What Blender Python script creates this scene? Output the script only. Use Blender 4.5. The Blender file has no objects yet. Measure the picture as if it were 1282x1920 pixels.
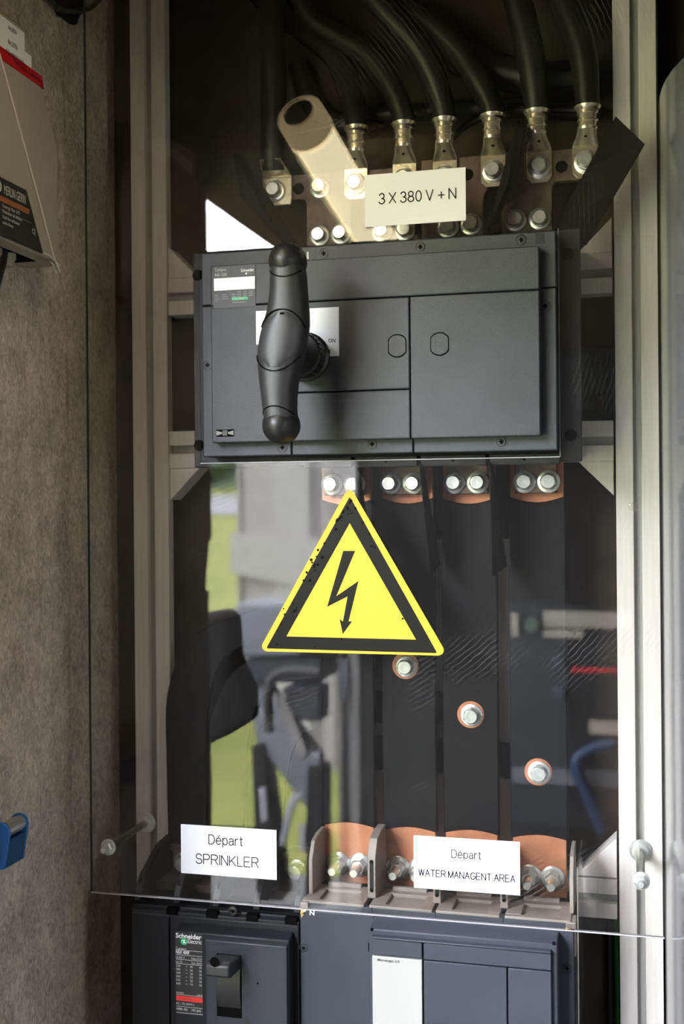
import bpy, math, random
from mathutils import Vector, Matrix
random.seed(7)
S = bpy.context.scene
C = S.collection
PI = math.pi

# ------------------------------------------------------------------ camera
F, TH, PH, DIST, EYE, HV = 2175.0, math.radians(14.2), 0.0082, 1.25, 1.5, 950.0
cam_d = bpy.data.cameras.new('camera')
cam_d.sensor_fit = 'AUTO'; cam_d.sensor_width = 36.0; cam_d.lens = 36.0*F/1920.0
cam_d.shift_y = -10.0/1920.0
cam_d.clip_start = 0.05; cam_d.clip_end = 300
cam_d.dof.use_dof = True; cam_d.dof.focus_distance = 1.27; cam_d.dof.aperture_fstop = 4.5
cam = bpy.data.objects.new('camera', cam_d); C.objects.link(cam)
R0 = Vector((math.cos(TH), math.sin(TH), 0)); F0 = Vector((-math.sin(TH), math.cos(TH), 0)); U0 = Vector((0, 0, 1))
Rr = R0*math.cos(PH) - U0*math.sin(PH); Uu = U0*math.cos(PH) + R0*math.sin(PH)
cam.matrix_world = Matrix(((Rr.x, Uu.x, -F0.x, 0), (Rr.y, Uu.y, -F0.y, -DIST), (Rr.z, Uu.z, -F0.z, EYE), (0, 0, 0, 1)))
S.camera = cam

# ------------------------------------------------------------------ world, light, exposure
SKY = 48.0
W = bpy.data.worlds.new('overcast_sky'); S.world = W; W.use_nodes = True
bg = W.node_tree.nodes['Background']; bg.inputs[0].default_value = (0.94, 0.965, 1.05, 1); bg.inputs[1].default_value = SKY
pd = bpy.data.lights.new('sky_portal', 'AREA'); pd.shape = 'RECTANGLE'; pd.size = 2.4; pd.size_y = 2.3; pd.cycles.is_portal = True
po = bpy.data.objects.new('sky_portal', pd); C.objects.link(po)
po.location = (-0.97, -1.6, 1.08); po.rotation_euler = (0, math.radians(-90), 0)
S.view_settings.view_transform = 'Standard'; S.view_settings.look = 'None'
S.view_settings.gamma = 1.0; S.view_settings.exposure = 0.0; S.view_settings.use_curve_mapping = False

# ------------------------------------------------------------------ measuring helpers
def ray(u, v):
    a = u-641.0; b = v-HV
    x = (a*math.cos(PH)-b*math.sin(PH))/F; y = -(a*math.sin(PH)+b*math.cos(PH))/F
    return F0 + R0*x + U0*y
def pt(u, v, Y):                    # point of the plane Y = const
    d = ray(u, v); t = (Y+DIST)/d.y
    return (d.x*t, EYE+d.z*t)
def ptx(u, v, X):                   # (Y, Z) on the plane X = const
    d = ray(u, v); t = X/d.x
    return (d.y*t-DIST, EYE+d.z*t)
def mir(u, v, d):                   # a place behind the camera seen mirrored in the cover, d metres from the eye
    X, Z = pt(u, v, d-DIST)
    return Vector((X, DIST-d, Z))

# ------------------------------------------------------------------ materials
def nd(nt, t, **k):
    n = nt.nodes.new(t)
    for a, b in k.items(): setattr(n, a, b)
    return n
def mat(name, col, rough=0.5, metal=0.0, spec=0.5, bump=0.0, bscale=300.0, var=0.0, vscale=20.0, col2=None, emit=None, stretch=None, rvar=0.0, detail=4.0, coat=0.0):
    m = bpy.data.materials.new(name); m.use_nodes = True
    nt = m.node_tree; b = nt.nodes['Principled BSDF']
    b.inputs['Base Color'].default_value = (*col, 1); b.inputs['Roughness'].default_value = rough
    b.inputs['Metallic'].default_value = metal; b.inputs['Specular IOR Level'].default_value = spec
    b.inputs['Coat Weight'].default_value = coat
    if emit: b.inputs['Emission Color'].default_value = (*emit[:3], 1); b.inputs['Emission Strength'].default_value = emit[3]
    tc = nd(nt, 'ShaderNodeTexCoord'); mp = nd(nt, 'ShaderNodeMapping'); nt.links.new(tc.outputs['Object'], mp.inputs[0])
    if stretch: mp.inputs['Scale'].default_value = stretch
    if var or col2 or rvar:
        n = nd(nt, 'ShaderNodeTexNoise'); n.inputs['Scale'].default_value = vscale; n.inputs['Detail'].default_value = detail; nt.links.new(mp.outputs[0], n.inputs[0])
        cr = nd(nt, 'ShaderNodeValToRGB'); nt.links.new(n.outputs[0], cr.inputs[0])
        c2 = col2 or tuple(c*(1-var) for c in col); c1 = col if col2 else tuple(min(1, c*(1+var)) for c in col)
        cr.color_ramp.elements[0].position = 0.35; cr.color_ramp.elements[1].position = 0.65
        cr.color_ramp.elements[0].color = (*c2, 1); cr.color_ramp.elements[1].color = (*c1, 1)
        nt.links.new(cr.outputs[0], b.inputs['Base Color'])
        if rvar:
            mr = nd(nt, 'ShaderNodeMapRange'); nt.links.new(n.outputs[0], mr.inputs[0]); mr.inputs[3].default_value = rough-rvar; mr.inputs[4].default_value = rough+rvar
            nt.links.new(mr.outputs[0], b.inputs['Roughness'])
    if bump:
        n2 = nd(nt, 'ShaderNodeTexNoise'); n2.inputs['Scale'].default_value = bscale; n2.inputs['Detail'].default_value = 3; nt.links.new(mp.outputs[0], n2.inputs[0])
        bp = nd(nt, 'ShaderNodeBump'); bp.inputs['Strength'].default_value = bump; bp.inputs['Distance'].default_value = 0.002
        nt.links.new(n2.outputs[0], bp.inputs['Height']); nt.links.new(bp.outputs[0], b.inputs['Normal'])
    return m
M = {}
M['switch'] = mat('grey_textured_plastic', (0.040, 0.0435, 0.053), 0.45, bump=0.22, bscale=1100, var=0.10, vscale=14)
M['switch_edge'] = mat('grey_plastic_flange', (0.022, 0.023, 0.027), 0.5, spec=0.4, bump=0.12, bscale=900, var=0.2, vscale=30)
M['black'] = mat('black_plastic', (0.012, 0.012, 0.013), 0.4)
M['handle'] = mat('satin_black_plastic', (0.023, 0.0235, 0.026), 0.44, bump=0.06, bscale=1800)
M['handle_cap'] = mat('satin_charcoal_plastic', (0.034, 0.035, 0.039), 0.42, bump=0.05, bscale=1800)
M['gap'] = mat('black_gap', (0.003, 0.003, 0.003), 0.9, spec=0.05)
M['slate'] = mat('slate_blue_plastic', (0.030, 0.035, 0.047), 0.55, spec=0.4, bump=0.10, bscale=1500, var=0.06, vscale=18)
M['slate_lo'] = mat('slate_grey_plastic', (0.024, 0.027, 0.035), 0.55, spec=0.4, bump=0.08, bscale=1500, var=0.06, vscale=18)
M['nsx'] = mat('anthracite_plastic', (0.011, 0.012, 0.015), 0.5, spec=0.3, bump=0.08, bscale=1500)
M['nsx_face'] = mat('dark_slate_plastic', (0.024, 0.027, 0.034), 0.48, spec=0.4, bump=0.06, bscale=1500)
M['beige'] = mat('beige_grey_plastic', (0.23, 0.20, 0.18), 0.5, bump=0.06, bscale=700, var=0.10, vscale=40)
M['panel_white'] = mat('ivory_plastic', (0.34, 0.34, 0.33), 0.5, spec=0.3)
M['paper'] = mat('white_label_plastic', (0.87, 0.88, 0.91), 0.35)
M['paper_green'] = mat('pale_green_print', (0.70, 0.90, 0.78), 0.35)  # green reflection tinted into the white OFF plate
M['ink'] = mat('black_ink', (0.015, 0.015, 0.02), 0.5)
M['ink_thin'] = mat('faded_grey_ink', (0.015, 0.015, 0.025), 0.6, spec=0.1)
M['yellow'] = mat('signal_yellow', (0.78, 0.50, 0.035), 0.45, spec=0.3)
M['signblack'] = mat('sign_black', (0.008, 0.0075, 0.006), 0.45, spec=0.15)
M['alu'] = mat('anodised_aluminium', (0.60, 0.568, 0.548), 0.5, metal=0.0, bump=0.04, bscale=200, var=0.05, vscale=30, stretch=(8, 8, 0.4))
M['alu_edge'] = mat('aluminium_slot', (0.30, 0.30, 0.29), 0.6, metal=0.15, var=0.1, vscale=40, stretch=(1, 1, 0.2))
M['zinc'] = mat('zinc_plated_steel', (0.78, 0.80, 0.79), 0.30, metal=0.8, bump=0.03, bscale=260, var=0.12, vscale=160)
M['zinc_dark'] = mat('dull_zinc_steel', (0.34, 0.34, 0.32), 0.40, metal=1.0, var=0.15, vscale=120)
M['tin'] = mat('tinned_copper', (0.74, 0.68, 0.54), 0.26, metal=0.85, bump=0.10, bscale=170, var=0.10, vscale=90)
M['copper'] = mat('bright_copper', (0.50, 0.205, 0.11), 0.45, metal=0.5, var=0.14, vscale=45, rvar=0.08)
M['copper_old'] = mat('tarnished_copper', (0.17, 0.125, 0.10), 0.50, metal=0.5, col2=(0.060, 0.047, 0.042), vscale=34, rvar=0.12)
M['sheath'] = mat('black_bar_insulation', (0.0045, 0.0045, 0.0055), 0.5, spec=0.15, bump=0.05, bscale=90, var=0.2, vscale=20)
M['cable'] = mat('black_cable_rubber', (0.010, 0.009, 0.008), 0.42, spec=0.4)
M['barrier'] = mat('black_barrier_sheet', (0.0065, 0.006, 0.0055), 0.8, spec=0.08)
M['board_back'] = mat('dark_brown_board', (0.050, 0.040, 0.033), 0.8, spec=0.12, bump=0.04, bscale=120, col2=(0.038, 0.030, 0.025), vscale=24, detail=6)
M['plate_grey'] = mat('grey_brown_plate', (0.80, 0.73, 0.67), 0.6, var=0.04)
M['roof'] = mat('brown_roof_boards', (0.095, 0.066, 0.037), 0.7, spec=0.2, col2=(0.060, 0.043, 0.026), vscale=6, stretch=(8, 1, 8))
M['cream'] = mat('cream_painted_metal', (0.36, 0.33, 0.275), 0.45, bump=0.04, bscale=400)
M['cream_side'] = mat('cream_lacquer', (0.34, 0.315, 0.26), 0.45)
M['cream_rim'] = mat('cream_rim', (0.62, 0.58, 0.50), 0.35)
M['edge_dull'] = mat('sheet_edge_dull', (0.20, 0.18, 0.16), 0.5)
M['red'] = mat('red_stripe', (0.50, 0.012, 0.018), 0.4)
M['redprint'] = mat('bright_red_print', (0.75, 0.03, 0.03), 0.4)
M['orange'] = mat('brown_orange_stripe', (0.30, 0.10, 0.04), 0.5)
M['green'] = mat('green_print', (0.02, 0.42, 0.15), 0.4)
M['lightprint'] = mat('pale_print', (0.55, 0.55, 0.54), 0.5)
M['whiteprint'] = mat('white_print', (0.85, 0.85, 0.85), 0.5)
M['greyprint'] = mat('grey_print', (0.22, 0.22, 0.22), 0.5)
M['blackprint'] = mat('black_print', (0.018, 0.018, 0.019), 0.45)
M['blue'] = mat('blue_painted_steel', (0.015, 0.13, 0.42), 0.35, coat=0.3)
M['blue_dk'] = mat('blue_lacquer', (0.008, 0.075, 0.19), 0.35)  # darker copy of the bracket's blue paint, shade put into the web
M['steel'] = mat('brushed_steel', (0.62, 0.60, 0.57), 0.4, metal=0.8)
M['brass'] = mat('yellow_zinc', (0.72, 0.55, 0.28), 0.35, metal=0.9)
M['foam'] = mat('black_foam', (0.010, 0.009, 0.008), 0.9, bump=0.6, bscale=120)
M['greenyellow'] = mat('green_earth_cable', (0.02, 0.16, 0.03), 0.5)
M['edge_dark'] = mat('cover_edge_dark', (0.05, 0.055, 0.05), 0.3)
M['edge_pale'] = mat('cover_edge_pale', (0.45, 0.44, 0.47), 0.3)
M['wall_ext'] = mat('grey_beige_cladding', (0.21, 0.195, 0.185), 0.6, var=0.06, vscale=3)
M['wall_ext2'] = mat('pale_grey_trim', (0.285, 0.275, 0.265), 0.6, var=0.04, vscale=3)
M['tarp'] = mat('grey_hood', (0.11, 0.115, 0.128), 0.5, var=0.1, vscale=5)
M['bag'] = mat('white_plastic_film', (0.27, 0.27, 0.28), 0.4)
M['grass'] = mat('lawn', (0.150, 0.163, 0.020), 0.9, col2=(0.10, 0.12, 0.013), vscale=2.2, detail=6, bump=0.5, bscale=20)
M['road'] = mat('pale_road', (0.19, 0.187, 0.187), 0.8, var=0.05, vscale=2)
M['leaf'] = mat('hedge_leaf', (0.050, 0.070, 0.028), 0.8, col2=(0.022, 0.034, 0.014), vscale=3, bump=0.5, bscale=12)
M['dirt'] = mat('packed_ground', (0.020, 0.019, 0.017), 0.9, spec=0.1, col2=(0.014, 0.013, 0.012), vscale=5, bump=0.3, bscale=30)
M['gravel'] = mat('grey_gravel', (0.10, 0.098, 0.094), 0.9, col2=(0.06, 0.059, 0.056), vscale=40, bump=0.4, bscale=60)
M['cream_wood'] = mat('beige_board', (0.50, 0.42, 0.34), 0.6, var=0.08, vscale=20)
M['bark'] = mat('bark', (0.10, 0.08, 0.06), 0.9)
M['dial'] = mat('dull_green_dial', (0.06, 0.10, 0.07), 0.5)
M['hose'] = mat('blue_hose_rubber', (0.010, 0.030, 0.085), 0.5)
M['opp'] = mat('dark_brown_cladding', (0.012, 0.011, 0.010), 0.8, spec=0.2, var=0.15, vscale=4)
M['lamp'] = mat('lit_lamp_tube', (0.9, 0.8, 0.55), 0.5, emit=(1.0, 0.86, 0.56, 12.0))
M['lamp_cap'] = mat('lamp_end_cap', (0.55, 0.47, 0.33), 0.4, emit=(1.0, 0.76, 0.38, 2.6))
M['bulb'] = mat('lamp_cap_grey', (0.20, 0.17, 0.12), 0.5)

def wall_mat(name, c1, c2):
    m = mat(name, c1, 0.85); nt = m.node_tree; b = nt.nodes['Principled BSDF']
    tc = nd(nt, 'ShaderNodeTexCoord'); mp = nd(nt, 'ShaderNodeMapping'); mp.inputs['Scale'].default_value = (1, 1, 0.72)
    nt.links.new(tc.outputs['Object'], mp.inputs[0])
    n1 = nd(nt, 'ShaderNodeTexNoise'); n1.inputs['Scale'].default_value = 135; n1.inputs['Detail'].default_value = 5; n1.inputs['Roughness'].default_value = 0.62
    n1.inputs['Distortion'].default_value = 1.2
    n2 = nd(nt, 'ShaderNodeTexNoise'); n2.inputs['Scale'].default_value = 26; n2.inputs['Detail'].default_value = 4
    for n in (n1, n2): nt.links.new(mp.outputs[0], n.inputs[0])
    ad = nd(nt, 'ShaderNodeMath', operation='MULTIPLY_ADD'); ad.inputs[1].default_value = 0.65
    nt.links.new(n1.outputs[0], ad.inputs[0]); mu = nd(nt, 'ShaderNodeMath', operation='MULTIPLY'); mu.inputs[1].default_value = 0.35
    nt.links.new(n2.outputs[0], mu.inputs[0]); nt.links.new(mu.outputs[0], ad.inputs[2])
    cr = nd(nt, 'ShaderNodeValToRGB'); nt.links.new(ad.outputs[0], cr.inputs[0])
    cr.color_ramp.elements[0].position = 0.36; cr.color_ramp.elements[1].position = 0.64
    cr.color_ramp.elements[0].color = (*c2, 1); cr.color_ramp.elements[1].color = (*c1, 1)
    nt.links.new(cr.outputs[0], b.inputs['Base Color'])
    bp = nd(nt, 'ShaderNodeBump'); bp.inputs['Strength'].default_value = 1.0; bp.inputs['Distance'].default_value = 0.0055
    nt.links.new(ad.outputs[0], bp.inputs['Height']); nt.links.new(bp.outputs[0], b.inputs['Normal'])
    return m
M['wall_felt'] = wall_mat('coarse_fibre_board', (0.80, 0.70, 0.635), (0.33, 0.285, 0.255))

def clear_mat(name, tint, extra=0.0, rough=0.0, haze=0.0, hazecol=(0.6, 0.6, 0.62)):
    m = bpy.data.materials.new(name); m.use_nodes = True; nt = m.node_tree; nt.nodes.clear()
    out = nd(nt, 'ShaderNodeOutputMaterial'); tr = nd(nt, 'ShaderNodeBsdfTransparent'); tr.inputs[0].default_value = (*tint, 1)
    gl = nd(nt, 'ShaderNodeBsdfGlossy'); gl.inputs['Roughness'].default_value = rough
    fr = nd(nt, 'ShaderNodeFresnel'); ge = nd(nt, 'ShaderNodeNewGeometry'); io = nd(nt, 'ShaderNodeMapRange')
    io.inputs[3].default_value = 1.49; io.inputs[4].default_value = 1/1.49   # a thin sheet: both faces reflect alike
    nt.links.new(ge.outputs['Backfacing'], io.inputs[0]); nt.links.new(io.outputs[0], fr.inputs[0])
    mx = nd(nt, 'ShaderNodeMixShader'); nt.links.new(fr.outputs[0], mx.inputs[0]); nt.links.new(tr.outputs[0], mx.inputs[1]); nt.links.new(gl.outputs[0], mx.inputs[2])
    last = mx
    if haze:
        df = nd(nt, 'ShaderNodeBsdfDiffuse'); df.inputs[0].default_value = (*hazecol, 1)
        m2 = nd(nt, 'ShaderNodeMixShader'); nt.links.new(mx.outputs[0], m2.inputs[1]); nt.links.new(df.outputs[0], m2.inputs[2])
        if extra:   # wiped-on scratches: thin arcs
            tc = nd(nt, 'ShaderNodeTexCoord'); mp = nd(nt, 'ShaderNodeMapping'); mp.inputs['Location'].default_value = (0.25, 0, -0.75); nt.links.new(tc.outputs['Object'], mp.inputs[0])
            wv = nd(nt, 'ShaderNodeTexWave', wave_type='RINGS', rings_direction='Y'); wv.inputs['Scale'].default_value = 60; wv.inputs['Distortion'].default_value = 4; wv.inputs['Detail'].default_value = 4; wv.inputs['Detail Scale'].default_value = 1.5
            nt.links.new(mp.outputs[0], wv.inputs[0])
            ns = nd(nt, 'ShaderNodeTexNoise'); ns.inputs['Scale'].default_value = 9; ns.inputs['Detail'].default_value = 5; nt.links.new(tc.outputs['Object'], ns.inputs[0])
            r1 = nd(nt, 'ShaderNodeMapRange'); r1.inputs[1].default_value = 0.90; r1.inputs[2].default_value = 1.0; nt.links.new(wv.outputs['Fac'], r1.inputs[0])
            r2 = nd(nt, 'ShaderNodeMapRange'); r2.inputs[1].default_value = 0.52; r2.inputs[2].default_value = 0.72; nt.links.new(ns.outputs[0], r2.inputs[0])
            ml = nd(nt, 'ShaderNodeMath', operation='MULTIPLY'); nt.links.new(r1.outputs[0], ml.inputs[0]); nt.links.new(r2.outputs[0], ml.inputs[1])
            ma = nd(nt, 'ShaderNodeMath', operation='MULTIPLY_ADD'); ma.inputs[1].default_value = extra; ma.inputs[2].default_value = haze; nt.links.new(ml.outputs[0], ma.inputs[0])
            nt.links.new(ma.outputs[0], m2.inputs[0])
        else:
            m2.inputs[0].default_value = haze
        last = m2
    nt.links.new(last.outputs[0], out.inputs[0])
    return m
M['clear'] = clear_mat('clear_acrylic', (0.985, 0.985, 0.98), extra=0.06, haze=0.002)
M['smoke'] = clear_mat('smoky_flexible_sheet', (0.62, 0.62, 0.65), rough=0.10, haze=0.16, hazecol=(0.34, 0.34, 0.36))
M['clear_thin'] = clear_mat('clear_thin_sheet', (0.93, 0.92, 0.90), haze=0.03)

# ------------------------------------------------------------------ mesh helpers
ORG = {}
class MB:
    def __init__(s): s.v = []; s.f = []
    def add(s, vs, fs):
        n = len(s.v); s.v += [tuple(p) for p in vs]; s.f += [tuple(i+n for i in q) for q in fs]; return s
    def box(s, x0, x1, y0, y1, z0, z1):
        if x0 > x1: x0, x1 = x1, x0
        if y0 > y1: y0, y1 = y1, y0
        if z0 > z1: z0, z1 = z1, z0
        return s.add([(x0,y0,z0),(x1,y0,z0),(x1,y1,z0),(x0,y1,z0),(x0,y0,z1),(x1,y0,z1),(x1,y1,z1),(x0,y1,z1)],
              [(0,3,2,1),(4,5,6,7),(0,1,5,4),(1,2,6,5),(2,3,7,6),(3,0,4,7)])
    def prism(s, poly, a0, a1, ax='Y'):
        # poly of (p, q); ax Y: (X,Z); ax X: (Y,Z); ax Z: (X,Y)
        ar = sum(poly[i][0]*poly[(i+1) % len(poly)][1]-poly[(i+1) % len(poly)][0]*poly[i][1] for i in range(len(poly)))
        if ar < 0: poly = poly[::-1]
        f = {'Y': lambda p, a: (p[0], a, p[1]), 'X': lambda p, a: (a, p[0], p[1]), 'Z': lambda p, a: (p[0], p[1], a)}[ax]
        lo, hi = min(a0, a1), max(a0, a1); n = len(poly)
        vs = [f(p, lo) for p in poly]+[f(p, hi) for p in poly]
        fs = [tuple(range(n)), tuple(range(2*n-1, n-1, -1))]+[(i, i+n, (i+1) % n+n, (i+1) % n) for i in range(n)]
        if ax != 'Y': fs = [q[::-1] for q in fs]
        return s.add(vs, fs)
    def rings(s, rs, cap=True):
        n = len(rs[0]); vs = [p for r in rs for p in r]; fs = []
        for k in range(len(rs)-1):
            for i in range(n): fs.append((k*n+i, k*n+(i+1) % n, (k+1)*n+(i+1) % n, (k+1)*n+i))
        if cap: fs += [tuple(range(n-1, -1, -1)), tuple(range((len(rs)-1)*n, len(rs)*n))]
        return s.add(vs, fs)
    def lathe(s, c, ax, prof, n=24, cap=True, ph=0.0):
        ax = Vector(ax).normalized(); t = Vector((0, 0, 1)) if abs(ax.z) < .9 else Vector((1, 0, 0))
        a = ax.cross(t).normalized(); b = ax.cross(a); c = Vector(c)
        return s.rings([[c+ax*h+(a*math.cos(2*PI*i/n+ph)+b*math.sin(2*PI*i/n+ph))*r for i in range(n)] for r, h in prof], cap)
    def cyl(s, p0, p1, r, n=16):
        p0, p1 = Vector(p0), Vector(p1); return s.lathe(p0, p1-p0, [(r, 0), (r, (p1-p0).length)], n)
    def tube(s, pts, r, n=12, sub=6):
        P = [Vector(p) for p in pts]; rr = r if isinstance(r, (list, tuple)) else [r]*len(P); Q = []; R = []
        for i in range(len(P)-1):
            a = P[max(0, i-1)]; b = P[i]; c = P[i+1]; d = P[min(len(P)-1, i+2)]
            for k in range(sub):
                t = k/sub
                Q.append(0.5*((2*b)+(c-a)*t+(2*a-5*b+4*c-d)*t*t+(3*b-a-3*c+d)*t**3)); R.append(rr[i]*(1-t)+rr[i+1]*t)
        Q.append(P[-1]); R.append(rr[-1])
        up = Vector((0, 1, 0.01)); rs = []
        for i, q in enumerate(Q):
            d = (Q[min(i+1, len(Q)-1)]-Q[max(i-1, 0)]).normalized()
            a = d.cross(up)
            if a.length < 1e-4: a = d.cross(Vector((1, 0, 0)))
            a.normalize(); b = d.cross(a)
            rs.append([q+(a*math.cos(2*PI*j/n)+b*math.sin(2*PI*j/n))*R[i] for j in range(n)])
        return s.rings(rs)
    def ball(s, c, rx, ry, rz, n=20, m=12):
        c = Vector(c); rs = []
        for k in range(1, m):
            t = PI*k/m
            rs.append([c+Vector((rx*math.sin(t)*math.cos(2*PI*i/n), ry*math.sin(t)*math.sin(2*PI*i/n), -rz*math.cos(t))) for i in range(n)])
        return s.rings(rs)
    def build(s, name, m, parent=None, bevel=0.0, seg=2, smooth=True, ang=35):
        o = ORG.get(parent.name, Vector((0, 0, 0))) if parent else Vector((0, 0, 0))
        me = bpy.data.meshes.new(name); me.from_pydata([tuple(Vector(p)-o) for p in s.v], [], s.f)
        if not isinstance(m, (list, tuple)): m = [m]
        for q in m: me.materials.append(M[q] if isinstance(q, str) else q)
        if smooth:
            me.polygons.foreach_set('use_smooth', [True]*len(me.polygons)); me.set_sharp_from_angle(angle=math.radians(ang))
        me.update()
        ob = bpy.data.objects.new(name, me); C.objects.link(ob)
        if parent: ob.parent = parent
        ORG[ob.name] = o
        if bevel:
            b = ob.modifiers.new('bevel', 'BEVEL'); b.width = bevel; b.segments = seg; b.limit_method = 'ANGLE'; b.angle_limit = math.radians(40)
        return ob
def tag(o, label, cat=None, group=None, kind=None):
    if label: o['label'] = label
    if cat: o['category'] = cat
    if group: o['group'] = group
    if kind: o['kind'] = kind
    return o
def thing(name, loc, label, cat, group=None):
    o = bpy.data.objects.new(name, None); o.empty_display_size = 0.02; C.objects.link(o); o.location = loc
    ORG[o.name] = Vector(loc); return tag(o, label, cat, group)
def struct(name, mb, m, **k):
    return tag(mb.build(name, m, None, **k), None, None, None, 'structure')
def place(name, me, loc, parent):
    o = bpy.data.objects.new(name, me); C.objects.link(o); o.parent = parent; o.location = Vector(loc)-ORG[parent.name]; ORG[o.name] = Vector(loc); return o
def text(s, parent, m, cx, cz, y, h, w=None, name='lettering', face='Y', align='C', bold=0.0, depth=0.00015):
    """lettering that reads from -Y (face Y) or from +X (face X); h cap height, w total width, metres"""
    cu = bpy.data.curves.new('t', 'FONT'); cu.body = s; cu.extrude = 0; cu.offset = bold
    cu.resolution_u = 3
    to = bpy.data.objects.new('t', cu); C.objects.link(to)
    dg = bpy.context.evaluated_depsgraph_get(); me = bpy.data.meshes.new_from_object(to.evaluated_get(dg))
    bpy.data.objects.remove(to); bpy.data.curves.remove(cu)
    xs = [v.co.x for v in me.vertices]; x0, x1 = min(xs), max(xs)
    caph = 0.69; sy = h/caph; sx = (w/(x1-x0)) if w else sy
    off = {'C': (x0+x1)/2, 'L': x0, 'R': x1}[align]
    o = ORG[parent.name]
    for v in me.vertices:
        a = (v.co.x-off)*sx; b = v.co.y*sy
        v.co = (Vector((cx+a, y, cz+b)) if face == 'Y' else Vector((y, cx+a, cz+b)))-o
    me.materials.clear(); me.materials.append(M[m]); me.name = name
    ob = bpy.data.objects.new(name, me); C.objects.link(ob); ob.parent = parent; ORG[ob.name] = o
    return ob

def arc(cx, cy, rx, ry, a0, a1, n=14):
    return [(cx+rx*math.cos(math.radians(a0+(a1-a0)*k/n)), cy+ry*math.sin(math.radians(a0+(a1-a0)*k/n))) for k in range(n+1)]
GL = {
 'D': [[(0,0),(0,1),(.33,1)]+arc(.33,.5,.40,.5,90,-90)+[(0,0)]], '\u00e9': [[(.02,.38)]+arc(.31,.36,.31,.36,3,322), [(.27,.84),(.42,1.0)]],
 'p': [[(0,-.28),(0,.72)], arc(.3,.36,.3,.36,0,360)], 'a': [arc(.28,.50,.24,.22,165,0)+[(.52,.15),(.56,0)], [(.52,.44)]+arc(.2,.21,.2,.2,85,270)+[(.36,.05),(.52,.2)]],
 'r': [[(0,0),(0,.72)], arc(.28,.40,.28,.32,180,70)], 't': [[(.14,.95)]+arc(.30,.15,.16,.14,180,275), [(0,.71),(.32,.71)]],
 'S': [arc(.37,.74,.31,.26,15,250)+arc(.37,.26,.34,.26,80,-168)], 'P': [[(0,0),(0,1),(.45,1)]+arc(.45,.74,.25,.26,90,-90)+[(0,.48)]],
 'R': [[(0,0),(0,1),(.46,1)]+arc(.46,.75,.25,.25,90,-90)+[(0,.50)], [(.40,.5),(.75,0)]], 'I': [[(0,0),(0,1)]], 'N': [[(0,0),(0,1),(.72,0),(.72,1)]],
 'K': [[(0,0),(0,1)], [(.68,1),(0,.35)], [(.23,.57),(.72,0)]], 'L': [[(0,1),(0,0),(.54,0)]], 'E': [[(.66,1),(0,1),(0,0),(.68,0)], [(0,.52),(.61,.52)]],
 '3': [arc(.29,.75,.26,.25,165,-90)+arc(.29,.25,.30,.26,90,-165)], 'X': [[(0,0),(.70,1)], [(0,1),(.70,0)]], '8': [arc(.3,.76,.25,.24,0,360), arc(.3,.26,.3,.26,0,360)],
 '0': [arc(.3,.5,.29,.5,0,360,20)], 'V': [[(0,1),(.37,0),(.74,1)]], '+': [[(.05,.42),(.65,.42)], [(.35,.12),(.35,.72)]], 'W': [[(0,1),(.25,0),(.49,1),(.73,0),(.98,1)]],
 'A': [[(0,0),(.37,1),(.74,0)], [(.13,.36),(.61,.36)]], 'T': [[(0,1),(.74,1)], [(.37,1),(.37,0)]], 'M': [[(0,0),(0,1),(.4,0),(.8,1),(.8,0)]],
 'G': [arc(.43,.5,.42,.5,38,322)+[(.80,.2),(.80,.46),(.46,.46)]]}
def strokes(s, parent, m, cx, cz, y, h, w, thick):
    """one flat lettering mesh drawn with even strokes; h cap height, w total width"""
    lines = []; x = 0
    for ch in s:
        if ch == ' ': x += .30; continue
        g = GL[ch]; gw = max(p[0] for l in g for p in l); lines += [[(p[0]+x, p[1]) for p in l] for l in g]; x += gw+.22
    W_ = x-.22; sx = w/W_; mb = MB(); t = thick/2
    for l in lines:
        P = [Vector((cx+(p[0]-W_/2)*sx, cz+p[1]*h)) for p in l]
        for a, b in zip(P, P[1:]):
            d = (b-a)
            if d.length < 1e-7: continue
            d.normalize(); q = Vector((-d.y, d.x))*t; a2, b2 = a-d*t*.6, b+d*t*.6
            mb.add([(v.x, y, v.y) for v in (a2-q, b2-q, b2+q, a2+q)], [(0, 1, 2, 3)])
    return mb.build('lettering', m, parent, smooth=False)

# ================================================================== STRUCTURE
XL, XR, YB, ZR = -0.665, 0.075, 0.165, 2.014
struct('wall_back', MB().box(XL-.05, 1.5, YB, YB+.03, 0, 2.44), 'board_back')
# left side board, its free front edge torn
edge = []
z = 0.0
tear = [(0.0,-.50),(0.9,-.50),(1.06,-.505),(1.22,-.50),(1.34,-.497),(1.365,-.500),(1.37,-.486),(1.40,-.490),(1.445,-.503),(1.452,-.515),(1.50,-.512),(1.54,-.512),(1.552,-.515),(1.56,-.507),(1.62,-.505),(2.4,-.505)]
struct('wall_left', MB().prism([(YB, 0)]+[(y, z) for z, y in tear]+[(YB, 2.4)], XL-.03, XL, 'X'), 'wall_felt', smooth=False)
struct('wall_right', MB().box(XR+.01, XR+.04, -.10, YB, 0, 2.4), 'opp', smooth=False)  # dark cladding colour stands for shade on the right wall
cb_ = MB()
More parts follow.
